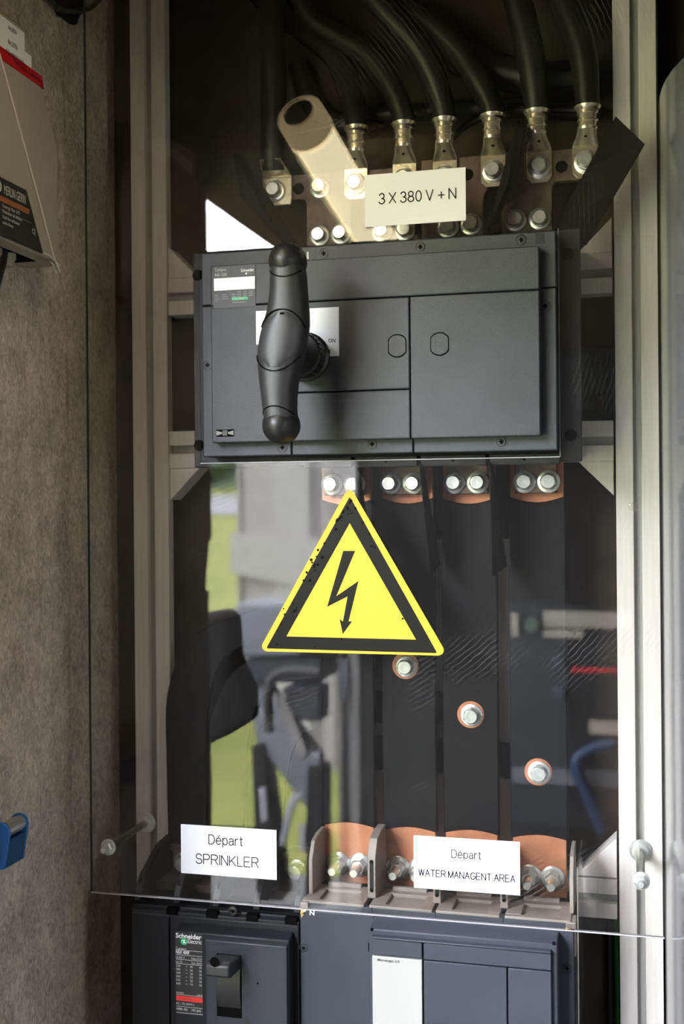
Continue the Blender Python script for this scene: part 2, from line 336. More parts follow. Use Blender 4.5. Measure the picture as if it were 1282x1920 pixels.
# the roof: boards over the gangway, stepping up over the frame
NB = 9; XE_, YF_ = -0.69, -.36
for k in range(NB):
    y1 = YF_-2.40*k/NB; y0 = YF_-2.40*(k+1)/NB
    cb_.box(XE_, 1.5, y0+.003, y1-.003, ZR, ZR+.05)
cb_.box(XE_, 1.5, -2.76, YF_+.03, ZR+.02, ZR+.06); cb_.box(XE_, 1.5, YF_, YF_+.03, ZR, 2.42); cb_.box(XE_-.03, 1.5, YF_, YB+.05, 2.40, 2.44)
struct('ceiling', cb_, 'roof', smooth=False)
struct('floor', MB().box(-0.95, 1.5, -2.75, YB, -.08, 0), 'dirt')
struct('path', MB().box(-9, -.95, -3.3, 2.5, -.08, 0.0), 'gravel')  # unseen gravel strip added for a neutral light bounce
struct('trim_right', MB().box(.034, .084, .105, .125, 0, 1.30), 'cream_wood')  # beige strip stands in for a reflection in the smoky sheet
# the terrain outside rises away from the cabinet
def hz(y): return 0.0 if y > -3.4 else (-3.4-y)*0.062
tb = MB(); ys = [3, -1, -3.4]+[-3.4-2.0*k for k in range(1, 19)]
rows = [[(x, y, hz(y)-.03 if y > -3.4 else hz(y)) for x in (-40, -20, -10, -5, -0.95, 10, 30)] for y in ys]
n = 7
tb.add([p for r in rows for p in r], [(k*n+i, (k+1)*n+i, (k+1)*n+i+1, k*n+i+1) for k in range(len(rows)-1) for i in range(n-1)])
struct('ground', tb, 'grass')
rb = MB()
rb.add([(-40, -26, hz(-26)+.02), (30, -23, hz(-23)+.02), (30, -31, hz(-31)+.02), (-40, -36, hz(-36)+.02)], [(0, 3, 2, 1)])
struct('road', rb, 'road')
# wall facing the cabinet across the gangway; wall and post raised to block sky
struct('wall_front', MB().box(-0.92, 1.5, -2.90, -2.76, 0, 3.4), 'opp')
struct('wall_front_face', MB().box(-0.92, 1.5, -2.76, -2.62, 0, ZR), 'opp')
struct('trim_post', MB().box(-0.995, -0.92, -2.90, -2.60, 0, 3.4), 'wall_ext2', bevel=.006)
# gangway's right end, unseen: doorway and bright outer wall added for fill light
struct('wall_far_right', MB().box(1.45, 1.5, -2.76, -1.56, 0, 2.44).box(1.45, 1.5, -1.24, YB+.03, 0, 2.44).box(1.45, 1.5, -1.56, -1.24, 2.0, 2.44), 'opp')
struct('wall_neighbour', MB().box(3.4, 3.6, -9, 4, 0, 3.2), 'wall_ext2')

# ================================================================== FRAME
fr = thing('mounting_frame', (-0.3, 0.13, 0), 'silver aluminium profile frame carrying the switchgear on the brown back board', 'frame')
def upright(x0, x1):
    c = (x0+x1)/2; s = .0048; y0, y1, yd = .11, .126, .119
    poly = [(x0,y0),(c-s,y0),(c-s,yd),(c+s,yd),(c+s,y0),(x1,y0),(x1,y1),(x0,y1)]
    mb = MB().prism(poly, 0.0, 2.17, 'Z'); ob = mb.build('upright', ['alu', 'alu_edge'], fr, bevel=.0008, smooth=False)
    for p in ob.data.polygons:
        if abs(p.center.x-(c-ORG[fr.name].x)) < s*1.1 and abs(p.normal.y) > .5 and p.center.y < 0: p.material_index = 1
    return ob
upright(-0.6165, -0.5690); upright(-0.0215, 0.0265)
def crossbar(z0, z1):
    c = (z0+z1)/2; s = .0052; y0, y1, yd = .114, .158, .122
    y1 = .140
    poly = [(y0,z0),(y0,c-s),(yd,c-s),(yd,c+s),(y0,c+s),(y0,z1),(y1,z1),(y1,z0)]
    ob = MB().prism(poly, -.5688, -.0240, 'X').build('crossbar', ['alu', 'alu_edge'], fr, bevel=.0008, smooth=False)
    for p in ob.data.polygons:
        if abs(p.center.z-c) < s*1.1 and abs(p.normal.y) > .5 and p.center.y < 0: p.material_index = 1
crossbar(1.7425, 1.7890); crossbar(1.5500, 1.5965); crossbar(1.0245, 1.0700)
def gusset(x, z, sx, sz, l=.040):
    MB().prism([(x, z), (x+sx*l, z), (x, z+sz*l)], .115, .150).build('gusset', 'alu', fr, bevel=.001)
gusset(-.5688, 1.7890, 1, 1); gusset(-.5688, 1.5500, 1, -1); gusset(-.0240, 1.7890, -1, 1); gusset(-.0240, 1.5500, -1, -1); gusset(-.0240, 1.0715, -1, 1, .046); gusset(-.5688, 1.0715, 1, 1, .03)
# ---- pale strip of duct behind the bars
dk = thing('cable_duct', (-.22, .15, 1.1), 'grey-brown duct strip glimpsed in the gaps between the black busbars', 'duct')
MB().box(-.318, -.135, .141, .164, 1.08, 1.46).build('duct_cover', 'plate_grey', dk, bevel=.001)

# ================================================================== LOAD BREAK SWITCH
sw = thing('load_break_switch', (-.278, .06, 1.5463), 'large charcoal switch with rotary handle in the middle of the frame', 'switch')
MB().box(-.498, -.060, .034, .112, 1.552, 1.793).build('base', 'black', sw, bevel=.002)
MB().box(-.5015, -.0558, .028, .036, 1.5470, 1.7985).build('flange', 'switch_edge', sw, bevel=.001)
for x, zz in ((-.4955, 1.773), (-.4955, 1.573), (-.0690, 1.7715), (-.0672, 1.5755)):
    MB().lathe((x, .029, zz), (0, -1, 0), [(.0066, 0), (.0066, .0014)], 20).build('mounting_hole', 'gap', sw)
# lower tabs of the flange carrying small holes
for x0, x1 in ((-.3660, -.3090), (-.3055, -.2345), (-.2310, -.1580), (-.1545, -.0790)):
    t_ = MB().box(x0, x1, .018, .028, 1.5440, 1.5560).build('terminal_tab', 'switch_edge', sw, bevel=.0008)
    MB().cyl(((x0+x1)/2, .0185, 1.550), ((x0+x1)/2, .0175, 1.550), .0018, 10).build('pin_hole', 'gap', t_)
for x0, x1 in ((-.40, -.31), (-.295, -.245), (-.235, -.150), (-.14, -.085)):
    MB().box(x0, x1, .006, .026, 1.7860, 1.7935).build('top_lug', 'switch_edge', sw, bevel=.0008)
# cover: rim tier, then raised field pieces with joints between
yr, yp = -.012, -.027
MB().box(-.4745, -.0795, yr+.001, .03, 1.5585, 1.7875).build('cover_core', 'gap', sw)
def rimpiece(x0, x1, z0, z1): return MB().box(x0, x1, yr, .028, z0, z1).build('cover_rim', 'switch', sw, bevel=.0012)
GJ = .0005
rimpiece(-.4753, -.0793, 1.7290+GJ, 1.7885)
rimpiece(-.4753, -.3706-GJ, 1.5578, 1.7290-GJ)
rimpiece(-.3706+GJ, -.2330-GJ, 1.5578, 1.7290-GJ)
rimpiece(-.2330+GJ, -.0793, 1.5578, 1.7290-GJ)
def fieldpiece(n_, x0, x1, z0, z1): return MB().box(x0, x1, yp, yr+.001, z0, z1).build(n_, 'switch', sw, bevel=.0014, seg=3)
fieldpiece('upper_panel', -.4590, -.0955, 1.7248+GJ, 1.7705)
fieldpiece('left_panel', -.4590, -.3706-GJ, 1.5725, 1.7248-GJ)
fieldpiece('centre_panel', -.3706+GJ, -.2330-GJ, 1.6255+GJ, 1.7248-GJ)
fieldpiece('lower_panel', -.3706+GJ, -.2330-GJ, 1.5725, 1.6255-GJ)
fieldpiece('right_panel', -.2330+GJ, -.0955, 1.5725, 1.7248-GJ)
def stadium(cx, cz, r, hh, n=10):
    fl = r*0.86
    a0 = math.acos(fl/r)
    pts = [(cx+r*math.cos(a0+(PI-2*a0)*k/n), cz+hh+r*math.sin(a0+(PI-2*a0)*k/n)-r*math.sin(a0)) for k in range(n+1)]
    pts += [(cx-r*math.cos(a0+(PI-2*a0)*k/n), cz-hh-r*math.sin(a0+(PI-2*a0)*k/n)+r*math.sin(a0)) for k in range(n+1)]
    return pts
for u, v in ((744.5, 648.5), (824, 645)):
    x, zz = pt(u, v, yp)
    MB().prism(stadium(x, zz, .0118, .0070), yp-.0001, yp+.002).build('knockout_groove', 'gap', sw)
    MB().prism(stadium(x, zz, .0108, .0063), yp-.0006, yp+.002).build('knockout', 'switch', sw, bevel=.0004)
x, zz = pt(1012, 447, yr)
MB().box(x-.005, x+.005, yr-.0003, yr+.002, zz-.0055, zz+.0055).build('blanking_square', 'switch_edge', sw)
x, zz = pt(422, 812, yp)
cl = MB().box(x-.0105, x+.0105, yp-.0002, yp+.002, zz-.0040, zz+.0040).build('clip_slot', 'gap', sw)
MB().box(x-.0028, x+.0028, yp-.0012, yp+.001, zz-.003, zz+.003).build('clip_block', 'black', cl)
for sg in (-1, 1):
    MB().prism([(x+sg*.0035, zz-.001), (x+sg*.0035, zz+.001), (x+sg*.010, zz+.0026), (x+sg*.010, zz-.0026)], yp-.001, yp+.001).build('clip_leaf', 'greyprint', cl)
# cross-head screws sunk in the rim
def screw(u, v, y, parent, r=.0058, m='black'):
    x, zz = pt(u, v, y)
    s_ = MB().lathe((x, y+.002, zz), (0, -1, 0), [(r, 0), (r, .0026), (r*.82, .0027), (r*.78, .0016)], 18).build('screw', m, parent)
    MB().lathe((x, y+.0015, zz), (0, -1, 0), [(r*.62, 0), (r*.60, .0012), (r*.35, .0018)], 14).build('screw_head', 'black' if m == 'black' else m, s_)
    c_ = MB().box(x-r*.42, x+r*.42, y-.0007, y, zz-r*.1, zz+r*.1); c_.box(x-r*.1, x+r*.1, y-.0007, y, zz-r*.42, zz+r*.42); c_.build('cross_slot', 'gap', s_)
for u, v in ((606, 475), (787, 463), (976, 450), (1022, 574), (389, 684), (529, 839), (697, 833), (939, 828)): screw(u, v, yr, sw)
# type plate
npx0, npz1 = -.4556, 1.7692; npx1, npz0 = -.4060, 1.7226
pl = MB().box(npx0, npx1, yp-.0006, yp+.001, npz0, npz1).build('type_plate', 'blackprint', sw)
tag(pl, 'black type plate with a white window band and green print')
yl = yp-.0008
MB().box(npx0+.0010, npx1-.0002, yl-.0012, yl, 1.7418, 1.7560).build('white_window', 'paper', pl, bevel=.0008)  # clear window coloured white for the sky it reflects
text('Compact', pl, 'lightprint', npx0+.0022, 1.7640, yl, .0034, .0135, align='L')
text('INS 1250', pl, 'lightprint', npx0+.0022, 1.7583, yl, .0034, .0138, align='L')
text('Schneider', pl, 'whiteprint', npx1-.0015, 1.7617, yl, .0034, .0155, align='R', bold=.01)
text('Electric', pl, 'greyprint', npx1-.0015, 1.7590, yl, .0019, .0085, align='R')
MB().box(npx1-.0115, npx1-.0098, yl-.0001, yl, 1.7586, 1.7606).build('mark', 'whiteprint', pl)
MB().box(-.4338, -.4150, yl-.0001, yl, 1.7306, 1.7338).build('green_bar', 'green', pl)
text('IEC 60947-3', pl, 'lightprint', -.4245, 1.7313, yl-.0003, .0016, .011)
bars_ = MB()
for k in range(4): bars_.box(-.4538, -.4538+.0035+.001*(k % 3), yl-.0001, yl, 1.7368-.0022*k, 1.7378-.0022*k); 
for k in range(3): bars_.box(-.4455, -.4400+.0012*k, yl-.0001, yl, 1.7370-.0023*k, 1.7378-.0023*k)
for c_ in range(3):
    for k in range(3): bars_.box(-.4275+.0068*c_, -.4228+.0068*c_, yl-.0001, yl, 1.7392-.0024*k, 1.7402-.0024*k)
for k in range(2): bars_.box(-.4335, -.4295, yl-.0001, yl, 1.7368-.0024*k, 1.7378-.0024*k)
bars_.box(-.433, -.418, yl-.0001, yl, 1.7278, 1.7286)
tag(bars_.build('fine_print', 'greyprint', pl), None, None, None, 'stuff')
MB().box(-.4352, -.4349, yl-.0001, yl, 1.7230, 1.7410).build('divider', 'greyprint', pl)
# small white mark above the handle
x, zz = pt(577, 479, yr); MB().box(x-.0012, x+.0012, yr-.0004, yr+.001, zz-.004, zz+.004).build('position_mark', 'lightprint', sw)
# on / off plate
MB().prism([(-.374, 1.7172), (-.3112, 1.7172), (-.3112, 1.6640), (-.352, 1.6640), (-.352, 1.69), (-.374, 1.69)], yp-.001, yp).build('on_plate', 'paper', sw)
MB().box(-.4057, -.374, yp-.001, yp, 1.6803, 1.7172).build('off_plate', 'paper_green', sw)
text('ON', sw, 'ink', -.3190, 1.6790, yp-.0014, .0038, .0078, bold=.02)
MB().box(-.3228, -.3212, yp-.0014, yp-.001, 1.6660, 1.6710).build('on_mark', 'ink', sw)
# rotary handle
HX, HZ = pt(529, 650, -.115)
hub = MB().lathe((HX, yp, HZ), (0, -1, 0), [(.0270, 0), (.0270, .004), (.0238, .006), (.0238, .026), (.022, .028), (.020, .045), (.018, .062), (.016, .085)], 40).build('shaft_hub', 'black', sw)
kb = MB()
for k in range(28):
    a = 2*PI*k/28
    kb.cyl((HX+.0239*math.cos(a), yp-.008, HZ+.0239*math.sin(a)), (HX+.0239*math.cos(a), yp-.025, HZ+.0239*math.sin(a)), .0011, 5)
tag(kb.build('hub_ribs', 'black', hub), None, None, None, 'stuff')
prof = [(492,540,29),(510,540.5,31),(525,541,32.5),(546,541.5,33.2),(568,541,35.5),(590,540,38.5),(612,537,42),(634,533,43.8),(656,529.5,43.6),(677,526.5,41.2),(699,524.5,37.5),(720,523.5,34.3),(745,523.8,31.2),(768,525,29.5),(785,527,29),(800,528,28)]
YH = -.113; hd = .0205
def ell(v, cu_, hw, sc=1.0, yo=0.0, n=36, ex=2.5):
    x0, zz = pt(cu_-hw, v, YH); x1, _ = pt(cu_+hw, v, YH); c = (x0+x1)/2; w = (x1-x0)/2*sc
    r = []
    for i in range(n):
        a = 2*PI*i/n; ca, sa = math.cos(a), math.sin(a)
        r.append(Vector((c+w*math.copysign(abs(ca)**(2/ex), ca), YH+yo+hd*sc*math.copysign(abs(sa)**(2/ex), sa), zz)))
    return r
hb = MB(); hb.rings([ell(*p) for p in prof][::-1]); hnd = hb.build('handle', 'handle', sw, ang=60)
for (u, v, r) in ((539.5, 491.5, 34.5), (527.5, 798, 34)):
    x, zz = pt(u, v, YH); x2, _ = pt(u+r, v, YH); rr = x2-x
    MB().ball((x, YH, zz), rr, .0235, rr*1.0, 32, 20).build('end_knob', 'black', hnd, ang=60)
# almond cap in the middle of the handle
cap = MB(); rs = []
for k in range(1, 18):
    t = k/18; v = 586+(699-586)*t
    # interpolate handle width
    for a, b in zip(prof, prof[1:]):
        if a[0] <= v <= b[0]:
            q = (v-a[0])/(b[0]-a[0]); cu_ = a[1]+(b[1]-a[1])*q; hw = a[2]+(b[2]-a[2])*q
    lim = 46*math.sqrt(max(0, 1-((v-642.5)/56.8)**2))
    hw2 = min(hw*.97, lim); rs.append(ell(v, cu_, hw2, 1.0, -.0014, ex=2.5))
cap.rings(rs[::-1]); cap.build('handle_cap', 'handle_cap', hnd, ang=60)
# dark joints: round the cap, and where the end knobs meet the grip
def hface(v, du):      # point on the front of the grip
    for a_, b_ in zip(prof, prof[1:]):
        if a_[0] <= v <= b_[0]:
            q = (v-a_[0])/(b_[0]-a_[0]); cu_ = a_[1]+(b_[1]-a_[1])*q; hw = a_[2]+(b_[2]-a_[2])*q
    t = max(-.985, min(.985, du/hw)); x, zz = pt(cu_+du, v, YH)
    return (x, YH-hd*(1-abs(t)**2.5)**(1/2.5)-.0014*(1 if 587 < v < 698 else 0), zz)
sm_ = MB()
for sg in (-1, 1):
    path = []
    for k in range(25):
        th_ = -1.30+2.60*k/24; v = 642.5-sg*56.8*math.cos(th_); du = 46*math.sin(th_)
        lim_ = 43*.97
        if abs(du) < lim_: path.append(hface(v, du))
    sm_.tube(path, .0007, 6, 2)
for vc, rr_, sg in ((491.5, 34.0, 1), (798, 34.0, -1)):
    path = []
    for k in range(21):
        du = -29+58*k/20; v = vc+sg*math.sqrt(max(1, rr_*rr_-du*du*.92)); path.append(hface(min(max(v, 492), 800), du))
    sm_.tube(path, .0007, 6, 2)
sm_.build('joint_line', 'gap', hnd)
x, zz = pt(529, 588, -.134); MB().box(x-.0022, x+.0022, -.1352, -.13, zz-.001, zz+.0012).build('notch', 'gap', hnd)

# ================================================================== CLEAR COVER
cv = thing('clear_cover', (-.3, 0, 1.05), 'clear acrylic sheet bolted over the switchgear, cut out around the large switch', 'cover')
CX0, CX1, CZ0, CZ1 = -.6245, .0255, 1.0492, 2.17
HX0, HX1, HZ0, HZ1 = -.4835, -.0778, 1.5515, 1.7935
o_ = [(CX0, CZ0), (CX1, CZ0), (CX1, CZ1), (CX0, CZ1)]; h_ = [(HX0, HZ0), (HX1, HZ0), (HX1, HZ1), (HX0, HZ1)]
cb = MB(); vs = [(x, 0, z) for x, z in o_+h_]+[(x, .004, z) for x, z in o_+h_]; fs = []
for i in range(4):
    j = (i+1) % 4
    fs += [(i, j, j+4, i+4), (i+8, i+12, j+12, j+8), (i, i+8, j+8, j), (i+4, j+4, j+12, i+12)]
cb.add(vs, fs); cb.build('sheet', 'clear', cv, smooth=False)
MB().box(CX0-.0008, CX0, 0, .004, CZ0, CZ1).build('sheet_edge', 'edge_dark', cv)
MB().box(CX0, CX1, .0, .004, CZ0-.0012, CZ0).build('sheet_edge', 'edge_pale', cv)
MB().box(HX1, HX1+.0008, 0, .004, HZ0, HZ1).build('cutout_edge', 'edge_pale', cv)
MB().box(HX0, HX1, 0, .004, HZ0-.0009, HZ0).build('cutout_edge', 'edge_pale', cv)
x, zz = pt(1187, 950, 0); MB().lathe((x, 0, zz), (0, -1, 0), [(.0050, 0), (.0048, .0018), (.0030, .0024)], 20).build('clear_bumper', 'clear_thin', cv)
# standoff studs that carry the sheet
def standoff(x, z, label):
    t = thing('standoff_stud', (x, .11, z), label, 'stud', 'studs carrying the clear cover')
    MB().cyl((x, .118, z), (x, -.012, z), .0042, 14).build('rod', 'zinc_dark', t)
    MB().lathe((x, .1095, z), (0, -1, 0), [(.0125, 0), (.0125, .002), (.009, .0022), (.009, .008), (.0065, .0085)], 20).build('base_washer', 'zinc', t)
    MB().lathe((x, 0, z), (0, -1, 0), [(.0095, 0), (.0095, .0016)], 20).build('washer', 'zinc', t)
    MB().lathe((x, -.0016, z), (0, -1, 0), [(.0074, 0), (.0074, .0055), (.0062, .0066)], 6).build('nut', 'zinc', t, smooth=False)
    MB().lathe((x, -.008, z), (0, -1, 0), [(.0044, 0), (.0044, .006), (.003, .008)], 14).build('stud_tip', 'zinc', t)
standoff(*pt(204, 1588, 0), 'zinc threaded stud through the clear cover beside the brown felt wall')
standoff(*pt(1201, 1651, 0), 'zinc threaded stud through the clear cover in front of the right aluminium upright')

# ---- stickers on the sheet
def sticker(name, u0, v0, u1, v1, label):
    x0, z1 = pt(u0, v0, 0); x1, z0 = pt(u1, v1, 0)
    t = thing(name, ((x0+x1)/2, -.0006, z0), label, 'label', 'white labels on the clear cover')
    MB().box(x0, x1, -.0010, -.0001, z0, z1).build('card', 'paper', t)
    return t, (x0+x1)/2, z0, z1
t, cx, z0, z1 = sticker('text_label', 683.5, 329, 873.5, 413.5, 'white label reading 3 X 380 V + N stuck above the switch')
strokes('3 X 380 V + N', t, 'ink', cx+.0028, z0+.0245, -.0014, .0112, .0850, .00125)
t, cx, z0, z1 = sticker('text_label', 339.5, 1545, 519, 1649.5, 'white label reading Départ SPRINKLER above the left breaker')
strokes('Départ', t, 'ink', cx-.0030, z0+.0358, -.0014, .0105, .0405, .00105)
strokes('SPRINKLER', t, 'ink', cx-.0016, z0+.0125, -.0014, .0110, .0755, .00110)
t, cx, z0, z1 = sticker('text_label', 775.5, 1566, 975, 1678.5, 'white label reading Départ WATER MANAGENT AREA above the right breaker')
strokes('Départ', t, 'ink_thin', cx, z0+.0358, -.0014, .0086, .0315, .00085)
strokes('WATER MANAGENT AREA', t, 'ink_thin', cx, z0+.0138, -.0014, .0072, .1045, .00095)
# ---- warning triangle
def P0(u, v): return pt(u, v, 0)
ws = thing('warning_sign', (*(P0(660, 1230)[0], -.0006), P0(660, 1230)[1]), 'yellow and black high voltage triangle sign stuck on the clear cover', 'sign')
def rtri(A, B, Cc, r, n=8):
    P = [Vector(p) for p in (A, B, Cc)]; out = []
    for i in range(3):
        p, a, b = P[i], (P[i-1]-P[i]).normalized(), (P[(i+1) % 3]-P[i]).normalized()
        th = a.angle(b); L = r/math.tan(th/2); c = p+(a+b).normalized()*(r/math.sin(th/2))
        s0 = p+a*L-c; s1 = p+b*L-c; a0 = math.atan2(s0.y, s0.x); a1 = math.atan2(s1.y, s1.x)
        d = (a1-a0+PI) % (2*PI)-PI
        out += [(c.x+r*math.cos(a0+d*k/n), c.y+r*math.sin(a0+d*k/n)) for k in range(n+1)]
    return out
ap, bl, br = (-.3073, 1.5235), (-.4150, 1.3372), (-.1990, 1.3372)
MB().prism(rtri(ap, bl, br, .0060), -.0010, -.0001).build('plate', 'yellow', ws)
def Q(u, v): return P0(u, v)
k_ = (Q(656, 931), Q(499.5, 1215.5), Q(820, 1224.5))
MB().prism(rtri(*k_, .0012, 3), -.0012, -.0009).build('black_border', 'signblack', ws)
MB().prism([Q(656, 981), Q(537.5, 1193), Q(780, 1199)], -.0014, -.0011).build('yellow_field', 'yellow', ws)
arrow = [(1050,558),(1118,558),(1010,817),(1137,730),(1080,962),(1101,960),(1047,1033),(1029,947),(1048,962),(1075,818),(958,878)]
ap_ = [Q(300+.3276*a, 850+.3276*b) for a, b in arrow]
# keep the glyph true to its own plane
MB().prism(ap_, -.0016, -.0013).build('lightning_arrow', 'signblack', ws)
db = MB(); rnd = random.Random(3)
def drop(u, v, r):
    x, zz = Q(u, v)
    db.lathe((x, -.0011, zz), (0, -1, 0), [(r, 0), (r*.86, r*.4), (r*.5, r*.72), (r*.12, r*.85)], 8)
for k in range(34):
    q = rnd.random()**1.7; drop(652-158*q*.93+rnd.uniform(-3, 13)*(.6+q), 938+275*q*.93+rnd.uniform(-4, 8), rnd.uniform(.0008, .0019))
for k in range(10): drop(656+rnd.uniform(-8, 14), 940+rnd.uniform(0, 30), rnd.uniform(.0007, .0016))
for u, v in ((680, 980), (692, 1002), (697, 1024), (703, 1026), (590, 1213), (520, 1208), (640, 1198), (755, 1160)): drop(u, v, .0013)
tag(db.build('water_drops', 'signblack', ws), None, None, None, 'stuff')

# ================================================================== BOLTS
def proto(mb, name, m, smooth=True):
    o = mb.build(name, m, None, smooth=smooth); me = o.data; bpy.data.objects.remove(o); return me
washer_me = proto(MB().lathe((0,0,0), (0,-1,0), [(.0132,0),(.0132,.0022),(.0124,.0027),(.0070,.0027)], 28), 'washer', 'zinc')
spring_me = proto(MB().lathe((0,-.0027,0), (0,-1,0), [(.0098,0),(.0098,.0022),(.0080,.0024)], 24), 'spring_washer', 'zinc_dark')
hm = MB().lathe((0,-.0049,0), (0,-1,0), [(.0094,0),(.0094,.0060),(.0080,.0078)], 6)
hm.lathe((0,-.0049,0), (0,-1,0), [(.0079,.0070),(.0079,.0080),(.0074,.0083)], 24)
for k in range(6):
    a = 2*PI*k/6+.4; x, zz = .0054*math.cos(a), .0054*math.sin(a); hm.box(x-.0008, x+.0008, -.0137, -.0128, zz-.0008, zz+.0008)
head_me = proto(hm, 'bolt_head', 'zinc', False)
def bolt(x, y, z, parent):
    w = place('bolt', washer_me, (x, y, z), parent)
    s_ = place('spring_washer', spring_me, (x, y, z), w)
    h = place('hex_head', head_me, (x, y, z), w); h.rotation_euler = (0, rnd.uniform(0, 1.0), 0)
    w.scale = (.98, 1, .98); return w
nutw_me = proto(MB().lathe((0,0,0), (0,-1,0), [(.0142,0),(.0142,.0016),(.0126,.0030),(.0100,.0034)], 28), 'nut_washer', 'zinc')
nut_me = proto(MB().lathe((0,-.003,0), (0,-1,0), [(.0100,0),(.0100,.0080),(.0082,.0100)], 6), 'hex_nut', 'zinc', False)
stud_me = proto(MB().lathe((0,-.012,0), (0,-1,0), [(.0056,0),(.0056,.020),(.0044,.0225)], 16), 'stud_end', 'zinc')
def nut(x, y, z, parent):
    w = place('nut', nutw_me, (x, y, z), parent)
    h = place('hex_nut', nut_me, (x, y, z), w); h.rotation_euler = (0, rnd.uniform(0, 1), 0)
    place('stud_end', stud_me, (x, y, z), w)

# ================================================================== TOP COPPER SPREADERS
def fillet(poly, r_idx, r=.008, n=5):
    out = []
    for i, p in enumerate(poly):
        if i in r_idx:
            p = Vector(p); a = (Vector(poly[i-1])-p).normalized(); b = (Vector(poly[(i+1) % len(poly)])-p).normalized()
            s, e = p+a*r, p+b*r; 
            for k in range(n+1):
                t = k/n; out.append(tuple((1-t)**2*s+2*t*(1-t)*p+t*t*e))
        else: out.append(tuple(p))
    return out
YC = .098
def spreader(poly, fl, bolts, holes, label):
    xs = [p[0] for p in poly]
    t = thing('copper_spreader', (sum(xs)/len(xs), YC, min(p[1] for p in poly)), label, 'busbar', 'tarnished copper spreaders above the switch')
    MB().prism(fillet(poly, fl), YC, YC+.010).build('plate', 'copper_old', t, bevel=.0008)
    for x, z, y in bolts: bolt(x, y, z, t)
    for x, z in holes:
        MB().lathe((x, YC+.0005, z), (0, -1, 0), [(.0070, 0), (.0070, .0007), (.0060, .0009)], 20).build('bolt_hole', 'gap', t)
    return t
sA = spreader([(-.4385,1.8718),(-.3824,1.8718),(-.3824,1.79),(-.3270,1.79),(-.3270,1.868),(-.3330,1.8720),(-.3330,1.9020),(-.4385,1.9020)], (1,), [(-.3648,1.8840,YC),(-.3655,1.8262,YC),(-.3392,1.8265,YC)], [(-.3920,1.8850)], 'tarnished copper spreader plate on the left, under the shrink-wrapped cable')
sB = spreader([(-.3290,1.8700),(-.3020,1.8700),(-.3020,1.79),(-.2460,1.79),(-.2460,1.9010),(-.3290,1.9010)], (1,), [(-.2889,1.8260,YC),(-.2613,1.8256,YC)], [(-.2890,1.8850)], 'tarnished copper spreader plate behind the 3 X 380 V label, left half')
sC = spreader([(-.2415,1.9070),(-.2415,1.79),(-.1690,1.79),(-.1690,1.860),(-.1620,1.8690),(-.1620,1.9075)], (3,), [(-.2101,1.8258,YC),(-.1827,1.8272,YC)], [(-.1870,1.8860)], 'tarnished copper spreader plate right of the 3 X 380 V label')
sD = spreader([(-.1480,1.79),(-.0900,1.79),(-.0900,1.8700),(-.0330,1.8700),(-.0330,1.9065),(-.1215,1.9065),(-.1215,1.86),(-.1480,1.845)], (2,), [(-.1317,1.8285,YC),(-.1040,1.8283,YC)], [(-.0790,1.8865)], 'tarnished copper spreader plate on the right, below the last two cable lugs')
